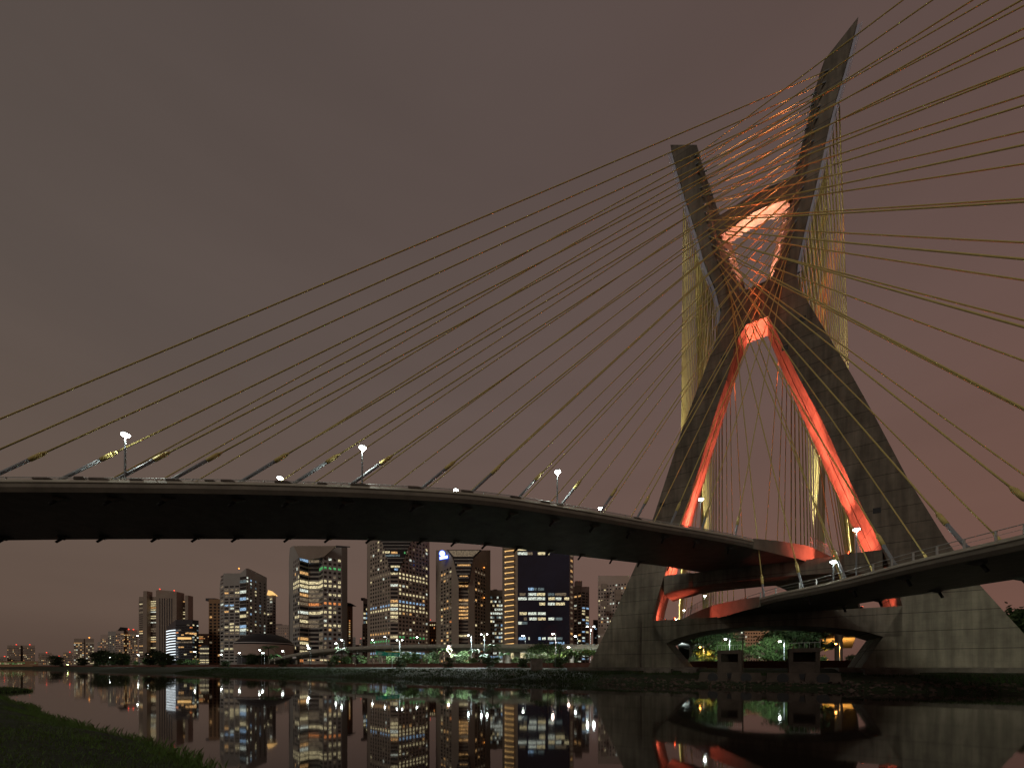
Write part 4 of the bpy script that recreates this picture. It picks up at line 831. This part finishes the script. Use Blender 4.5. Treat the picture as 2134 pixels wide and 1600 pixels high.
MBp = MB().tube(su(at_u(1548, 18), 18, 2), su(at_u(1548, 18), 18, 8.9), .12, n=8).ball(su(at_u(1548, 18), 18, 8.9), .2).build('service_pole', M['trunk'], loc=su(at_u(1548, 18), 18, 2)); tag(MBp, 'plain dark pole standing between the gate houses', 'pole')
cb = MB().box(at(1118, 1387, 107), 1.6, 1.2, 1.9).box(at(1118, 1387, 107) + Vector((0, 0, 1.95)), 1.75, 1.35, .08).build('utility_cabinet', M['oldc'], loc=at(1118, 1387, 107)); tag(cb, 'grey utility cabinet on the bank crest left of the tower', 'cabinet')
# rubble at the waterline
rk = MB(); rr = random.Random(5)
for i in range(900):
    s = rr.uniform(-28, 60); u = rr.uniform(22, 28.3); c = su(s, u, interp(u, [15, 21, 24, 26, 28.6], [1.9, 1.25, .85, .5, -.3]) + .05); r = rr.uniform(.15, .5)
    vs_ = [c + Vector((rr.uniform(-1, 1), rr.uniform(-1, 1), rr.uniform(-.6, .8)))*r for _ in range(6)]
    rk.add(vs_, [(0, 1, 2), (0, 2, 3), (0, 3, 4), (0, 4, 1), (5, 2, 1), (5, 3, 2), (5, 4, 3), (5, 1, 4)])
tag(rk.build('rubble', M['rock']), 'loose stones along the waterline below the tower', 'rubble', kind='stuff')
# grass
def grass(n, fs_, h0, h1, w, name, label, m):
    g_ = MB()
    for i in range(n):
        p = fs_(); 
        if p is None: continue
        h = R.uniform(h0, h1); a = R.uniform(0, 6.28); dx = Vector((math.cos(a), math.sin(a), 0)); ln = Vector((R.uniform(-.5, .5), R.uniform(-.5, .5), 0))*h
        ww = w*R.uniform(.6, 1.3)
        g_.add([p - dx*ww, p + dx*ww, p + Vector((0, 0, h*.6)) + ln*.35 + dx*ww*.5, p + Vector((0, 0, h)) + ln], [(0, 1, 2), (0, 2, 3)])
    return tag(g_.build(name, m), label, 'grass', kind='stuff')
def gz(u): return interp(u, [p[0] for p in prof], [p[1] for p in prof])
def near_pt():
    s = -R.uniform(4, 75) if R.random() < .9 else -R.uniform(60, 160); u = 98.0 + R.random()**1.3*5.5
    w = 1.3*mnoise.noise(Vector((s*.06, 98.2*.02, 3)))
    p = su(s, u + w*(1 - (u - 98)/5.5), max(.0, gz(u) - .06))
    if p.y < 6 or (p.x**2 + p.y**2) < 60: return None
    return p
grass(70000, near_pt, .05, .17, .010, 'grass', 'dark rough grass covering the near bank at the lower left', M['blade'])
def edge_pt():
    s = -R.uniform(4, 90); u = 98.0 + 1.3*mnoise.noise(Vector((s*.06, 98.2*.02, 3))) + R.uniform(-.35, .5)
    p = su(s, u, .0); return p if p.y > 7 else None
grass(5000, edge_pt, .12, .45, .014, 'reeds', 'taller weeds fringing the near shoreline', M['blade'])
def far_pt():
    s = R.uniform(-260, 70); u = R.uniform(9, 28) if abs(s) > 42 else R.uniform(12, 28)
    if -28 < s < 22 and u > 16: return None
    return su(s, u, gz(u) - .08)
grass(42000, far_pt, .2, .6, .09, 'grass', 'dark grass covering the far bank', M['grass'])
isl = MB(); c = at(10, 1388, 55); c.z = -.12
isl.rings([[Vector((c.x + r*3.6*math.cos(a), c.y + r*1.6*math.sin(a), z)) for a in [6.28318*i/20 for i in range(20)]] for r, z in ((1, 0 - .1), (.85, .25), (.5, .5), (.1, .6))])
tag(isl.build('mud_islet', M['ground'], smooth=True, loc=(c.x, c.y, 0)), kind='structure')
def isl_pt():
    a = R.uniform(0, 6.28); r = math.sqrt(R.random()); return Vector((c.x + r*3.6*math.cos(a), c.y + r*1.6*math.sin(a), .5*(1 - r) - .05))
grass(1500, isl_pt, .2, .5, .02, 'grass', 'tuft of grass on the little islet at the left edge', M['blade'])
# ------------------------------------------------------------------ trees
def make_tree(seed, h, rx, rz, trunk_h, nclump, leaves, leaf, m, flat=False):
    rr = random.Random(seed); tr = MB()
    tr.tube((0, 0, 0), (.15, 0, trunk_h), .2, .13, n=7)
    cr_ = MB()
    for k in range(nclump):
        a = rr.uniform(0, 6.28); q = rr.random()**.5; zz = rr.uniform(-1, 1); rad_ = math.sqrt(max(0, 1 - zz*zz))*q
        if flat: zz = abs(zz)*.8
        c_ = Vector((rad_*rx*math.cos(a)*.85, rad_*rx*math.sin(a)*.85, h - rz + zz*rz*.85))
        tr.tube((.15, 0, trunk_h), c_*1.0 - Vector((0, 0, .1)), .08, .02, n=5)
        cs = rr.uniform(.5, 1.0)*rx*.42
        for _ in range(leaves):
            v = Vector((rr.gauss(0, 1), rr.gauss(0, 1), rr.gauss(0, .7)*.8))*cs*.55 + c_
            n1 = Vector((rr.gauss(0, 1), rr.gauss(0, 1), rr.gauss(0, 1))).normalized(); n2 = n1.orthogonal().normalized(); l_ = leaf*rr.uniform(.6, 1.4)
            cr_.add([v - n1*l_, v + n2*l_*.55, v + n1*l_, v - n2*l_*.55], [(0, 1, 2, 3)])
    return tr, cr_, m
def make_palm(seed, h, fr=3.0):
    rr = random.Random(seed); tr = MB(); cr_ = MB()
    for k in range(6): tr.tube((.1*math.sin(k), 0, h*k/6), (.1*math.sin(k+1), 0, h*(k+1)/6), .22 - .015*k, .2 - .015*k, n=7)
    for k in range(17):
        a = 6.283*k/17 + rr.uniform(-.2, .2); el = rr.uniform(.0, 1.1); dr = Vector((math.cos(a), math.sin(a), 0)); L_ = fr*rr.uniform(.8, 1.15); pts = []
        for j in range(8):
            t_ = j/7; pts.append(Vector((0, 0, h)) + dr*L_*t_*(1 - .15*t_) + Vector((0, 0, L_*(math.sin(el)*t_ - .75*t_*t_))))
        sd = dr.cross(Vector((0, 0, 1)))
        for j in range(7):
            for q in (0, .5):
                b_ = pts[j].lerp(pts[j+1], q); w = .75*(1 - abs(j/7 - .4)) 
                for sg_ in (-1, 1): e_ = b_ + sd*sg_*w + dr*.35 - Vector((0, 0, .35 + .2*rr.random())); cr_.add([b_, b_ + dr*.16, e_], [(0, 1, 2)])
    return tr, cr_, M['palm']
PRO = {}
def plant_proto(key, name, cat, data):
    tr, cr_, m = data; t = thing(name, 'x', cat, (0, 0, 0)); tr.build('trunk', M['trunk'], t); cr_.build('crown', m, t); PRO[key] = (t, [False])
plant_proto('round', 'tree', 'tree', make_tree(1, 5.6, 3.4, 1.6, 2.6, 26, 60, .22, M['leafC'], True))
plant_proto('bushy', 'tree', 'tree', make_tree(2, 6.5, 3.2, 2.6, 1.8, 34, 60, .24, M['leafA']))
plant_proto('dark', 'tree', 'tree', make_tree(3, 8.5, 4.6, 3.8, 2.2, 44, 70, .3, M['leafB']))
plant_proto('airy', 'tree', 'tree', make_tree(4, 7.2, 2.8, 2.6, 3.0, 24, 34, .24, M['leafA']))
plant_proto('shrub', 'shrub', 'shrub', make_tree(5, 2.6, 2.2, 1.3, .5, 22, 50, .18, M['leafB']))
plant_proto('palm', 'palm_tree', 'palm tree', make_palm(6, 6.5)); plant_proto('palm2', 'palm_tree', 'palm tree', make_palm(9, 5.0, 2.7))
def plant(key, px, D, sc, label, group, z=3.2):
    if px < 1250 and D < Du(px, -8): D1 = Du(px, (2 if key == 'shrub' else -9) - (px*13 % 7)*(0 if key == 'shrub' else 1)); sc *= D1/D; D = D1
    t, used = PRO[key]; p = at(px, YH, D); o = t if not used[0] else copy_tree(t); used[0] = True
    o.location = (p.x, p.y, z - .05); o.rotation_euler = (0, 0, R.uniform(0, 6.28)); o.scale = (sc*R.uniform(.92, 1.08), sc*R.uniform(.92, 1.08), sc)
    o['label'] = label; o['group'] = group
G1 = 'trees along the riverside road'
for px, D_, sc, k, lab in ((712, 160, 1.15, 'palm', 'dark palm in front of the notched tower right corner'), (742, 165, .95, 'palm2', 'drooping palm in front of the slab tower'), (560, 170, 1.35, 'palm', 'tall dark palm left of a pair before the domed hall'), (572, 170, 1.05, 'palm2', 'shorter palm of the pair before the domed hall'), (778, 165, .9, 'palm2', 'dark palm under the left face of the granite tower'), (796, 165, .95, 'palm', 'dark palm just left of the green road sign'),
        (925, 150, 1.1, 'palm', 'dark palm under the pinkish lamp'), (948, 150, .95, 'palm2', 'bright green palm right of the dark palm and pinkish lamp'), (988, 150, 1.0, 'palm', 'green palm below the middle of the tower with the blue sign'), (1008, 150, .95, 'palm2', 'green palm by the double lamp'), (1027, 145, 1.25, 'palm', 'tallest bright green palm near the low ribbon-windowed block'), (1050, 150, 1.05, 'palm2', 'green palm at the foot of the warm balconies'), (1013, 140, .7, 'palm2', 'low dark palm in front of the double lamp')):
    plant(k, px, D_, sc, lab, 'palms along the riverside road')
for px, D_, sc, k, lab in ((1106, 140, 1.0, 'round', 'leftmost of the round-topped light green trees'), (1135, 138, .95, 'round', 'second round-topped light green tree'), (1160, 140, .9, 'round', 'third round-topped light green tree'), (1188, 135, 1.15, 'round', 'broad round-topped tree under the low pinkish lamp'), (1221, 132, 1.15, 'round', 'broad round-topped tree beside the tower foot'),
        (1125, 175, 1.25, 'dark', 'dark tree in front of the navy tower base, left'), (1155, 172, 1.3, 'dark', 'dark tree in front of the navy tower base, right'), (1195, 180, .8, 'dark', 'dark tree behind the round-topped trees'), (985, 142, .55, 'bushy', 'low shrubby tree under the palms left'), (1035, 140, .6, 'bushy', 'low shrubby tree under the palms right'), (1075, 150, .6, 'bushy', 'low green tree by the lit gatehouse windows'),
        (700, 185, .85, 'bushy', 'bright green tree at the notched tower right corner'), (722, 185, .8, 'bushy', 'bright green tree below the slab tower'), (755, 175, .8, 'airy', 'green tree between two drooping palms'), (815, 160, .75, 'bushy', 'green tree just below the road sign'), (832, 150, .8, 'dark', 'dark rounded tree right of the road sign'), (850, 165, 1.0, 'bushy', 'yellow-green tree right of the road sign'), (868, 165, .95, 'bushy', 'green tree left of the dark pole'), (889, 165, .9, 'airy', 'thin green tree right of the dark pole'), (903, 170, .8, 'dark', 'dark tree left of the pinkish lamp'), (965, 165, .8, 'dark', 'dark tree behind the bright palms')):
    plant(k, px, D_, sc, lab, G1)
for i, (px, D_, sc, k) in enumerate(((215, 300, 1.5, 'dark'), (200, 300, 1.0, 'shrub'), (235, 290, 1.3, 'dark'), (252, 280, 1.2, 'dark'), (170, 330, .9, 'dark'), (115, 350, 1.2, 'dark'), (128, 345, .9, 'shrub'), (305, 220, .7, 'bushy'), (320, 215, 1.1, 'dark'), (335, 200, .9, 'dark'), (347, 195, .8, 'dark'), (375, 230, .7, 'bushy'), (390, 235, .7, 'bushy'), (407, 230, .75, 'bushy'), (283, 260, .6, 'bushy'), (265, 270, .6, 'bushy'), (545, 300, 1.2, 'dark'), (524, 300, 1.2, 'dark'))):
    at_what = ['far-left thicket, tallest', 'far-left thicket edge', 'far-left thicket centre', 'far-left thicket right end', 'lone dark clump before the two-arched office block', 'low mound of trees by the greenish lamp', 'shrub by the greenish lamp', 'bank tower foot, left', 'dark hump left of the octagonal tower', 'dark hump below the light rings', 'dark hump right of the light rings', 'lit green clump under the octagonal tower', 'lit green clump middle of the octagonal tower', 'lit green clump right of the octagonal tower', 'lit green clump by the mast lamp', 'lit green clump left of the mast lamp', 'dark clump under the dome, right', 'dark clump under the dome, left'][i]
    plant(k, px, D_, sc, 'tree on the far bank: ' + at_what, 'trees on the far left bank')
arch = [(1420, 108, .7, 'bushy'), (1445, 112, .8, 'airy'), (1470, 115, .9, 'bushy'), (1492, 118, 1.25, 'dark'), (1505, 112, .95, 'bushy'), (1535, 112, 1.05, 'bushy'), (1562, 112, .95, 'round'), (1588, 108, .95, 'airy'), (1612, 112, 1.2, 'bushy'), (1636, 112, 1.0, 'airy'), (1655, 118, 1.5, 'dark'), (1660, 122, 1.25, 'dark'), (1625, 150, 1.6, 'dark'), (1722, 118, .5, 'airy'), (1778, 100, .6, 'dark'), (1795, 98, .6, 'dark'), (1715, 106, .7, 'bushy')]
al = ['leftmost, at the edge of the arch', 'beside the orange lamp, left', 'beside the orange lamp, right', 'dark one below the white lamp', 'green one below the white lamp', 'behind the left gate house', 'flat-topped one right of the left gate house', 'thin one in the middle of the arch', 'bright green one right of the middle', 'thin one left of the right gate house', 'dark tall one behind the right gate house, left', 'dark tall one behind the right gate house, right', 'far dark one on the rise', 'thin one in the orange light', 'dark one under the right of the arch', 'dark one at the right reveal of the arch', 'low one right of the right gate house']
for (px, D_, sc, k), a in zip(arch, al): plant(k, px, D_ + 7, sc*{'bushy': 1.22, 'airy': 1.3, 'round': 1.3, 'dark': 1.2}[k]*(.6 if px < 1480 or px > 1700 else 1), 'tree seen through the arch: ' + a, 'trees seen through the arch')
for px, D_, sc, lab in ((2115, 105, 1.6, 'dark tree beyond the right foot of the tower, left'), (2150, 100, 1.9, 'dark tree beyond the right foot of the tower, right'), (2095, 110, 1.1, 'lowest dark tree tucked behind the right foot')): plant('dark', px, D_, sc, lab, 'trees right of the tower')
rr = random.Random(21)
sh_l = ['below the octagonal tower', 'below the grey stone tower', 'below the dome', 'left of the road sign', 'right of the road sign', 'below the pinkish lamp', 'below the tallest palm', 'below the navy tower', 'by the utility cabinet']
for i, (px, D_) in enumerate(((340, 190), (470, 150), (590, 130), (690, 120), (835, 110), (935, 105), (1020, 100), (1090, 98), (1165, 92))): plant('shrub', px, D_, .75 + .3*rr.random(), 'low dark shrub on the bank crest ' + sh_l[i], 'shrubs on the bank crest')
# ------------------------------------------------------------------ road sign, poles, cars
t = thing('road_sign', 'wide green overhead direction sign with a yellow strip on top', 'road sign', at(808, YH, 150) - Vector((0, 0, .4)))
poly_part(t, 'panel', [(784, 1356), (803.5, 1358), (803.5, 1366), (784, 1364)], 150, M['signgreen'], .15)
poly_part(t, 'panel', [(803.8, 1358), (832, 1359), (832, 1367), (803.8, 1366)], 150, M['signgreen'], .15)
poly_part(t, 'yellow_strip', [(803.8, 1356.2), (832, 1357.4), (832, 1358.9), (803.8, 1357.9)], 150, M['signyel'], .15)
for x0, y0, w in ((787, 1358.6, 9), (787, 1360.4, 12), (787, 1362.2, 8), (808, 1361, 9), (808, 1363, 7), (821, 1361.6, 8), (821, 1363.6, 8)):
    poly_part(t, 'lettering', [(x0, y0), (x0 + w, y0 + .3), (x0 + w, y0 + 1.0), (x0, y0 + .7)], 149.9, M['white'], .05)
MB().tube(at(817, 1390, 150.4), at(817, 1340, 150.4), .15, n=8).build('post', M['pole'], t)
t = thing('road_sign', 'small white rectangular sign on the ramp parapet', 'road sign', at(613, 1370, 180)); poly_part(t, 'panel', [(609.5, 1368), (617, 1367.5), (617, 1371), (609.5, 1371.5)], 180, M['white'], .1); MB().tube(at(613, 1371, 180.2), at(613, 1385, 180.2), .06, n=6).build('post', M['pole'], t)
t = thing('road_sign', 'small white square sign among the round-topped trees', 'road sign', at(1157, 1388, 100)); poly_part(t, 'panel', [(1155, 1359), (1159, 1359), (1159, 1363), (1155, 1363)], 100, M['white'], .1); MB().tube(at(1157, 1363, 100.2), at(1157, 1389, 100.2), .05, n=6).build('post', M['pole'], t)
pl_ = ['in front of the grey stone tower', 'in front of the dome', 'left of the notched tower', 'in front of the notched tower', 'right of the notched tower', 'by the drooping palms', 'before the granite tower', 'right of the road sign', 'before the navy glass tower', 'between the round-topped trees']
for i, (px, y, D_) in enumerate(((428, 1362, 150), (540, 1370, 140), (628, 1362, 130), (645, 1360, 150), (691, 1358, 125), (741, 1354, 120), (777, 1352, 115), (890, 1347, 110), (1142, 1340, 92), (1166, 1345, 95))):
    D_ = max(D_, Du(px, 1)); p = at(px, YH, D_); h = at(px, y, D_); o = MB().tube((p.x, p.y, 3), h, .13, .1, n=7).box(h - Vector((0, 0, .5)), .8, .05, .05).build('utility_pole', M['trunk'], loc=(p.x, p.y, 3)); tag(o, 'dark wooden utility pole standing ' + pl_[i], 'utility pole', 'utility poles along the far bank')
def make_car(label, p, m):
    t = thing('car', label, 'car', p, 'cars on the riverside road'); p = Vector(p)
    pr = [(-2.1, .9), (-2.15, .8), (-1.7, .95), (-1.2, 1.4), (.5, 1.42), (1.1, .98), (2.0, .85), (2.15, .4)]
    q = [[p + EX*x + EY*w + Vector((0, 0, z)) for x, z in pr] for w in (-.85, .85)]
    fixn(MB().rings(q).build('body', m, t))
    for sx in (-1.35, 1.35):
        for w in (-.86, .86): MB().tube(p + EX*sx + EY*(w - .1) + Vector((0, 0, .33)), p + EX*sx + EY*(w + .1) + Vector((0, 0, .33)), .33, n=12).build('wheel', M['black'], t)
    MB().box(p + EX*-.35 + EY*.86 + Vector((0, 0, 1.18)), .7, .015, .15, EX, EY).build('window', M['glass'], t)
    for w in (-.6, .6): MB().box(p + EX*-2.15 + EY*w + Vector((0, 0, .72)), .04, .18, .09, EX, EY).build('tail_light', M['tail'], t); MB().box(p + EX*2.12 + EY*w + Vector((0, 0, .65)), .04, .18, .08, EX, EY).build('headlight', M['lw'] if 0 else M['wht'], t)
for i, px in enumerate((1080, 985, 905, 800, 690, 600)):
    make_car(['dark car nearest the tower foot on the riverside road', 'car below the tower with the blue sign', 'car below the pinkish lamp', 'car under the green road sign', 'car before the notched tower', 'car at the foot of the ramp'][i], su(on_line(px, -10 - i), -10 - i, 3.21), [M['wallD'], M['white'], M['wallB']][i % 3])
# lit lobby pavilion under the viaduct
t = building('low pavilion with two bright lobby windows under the viaduct', [(1053, 200, 1102, 200, 2, 1, .42, .75, 1.0, 1, [('yel', 1)], {0: 'yel'})], 1354, 200, 10, 'via', 61, cat='pavilion', name='pavilion')
t = building('low lit shopfront under the ramp below the notched tower', [(632, 260, 683, 260, 6, 1, .7, .7, .6, .8, [('warm', 1), ('yel', 1)], {})], 1371, 260, 10, 'wallB', 62, cat='shop', name='shop')
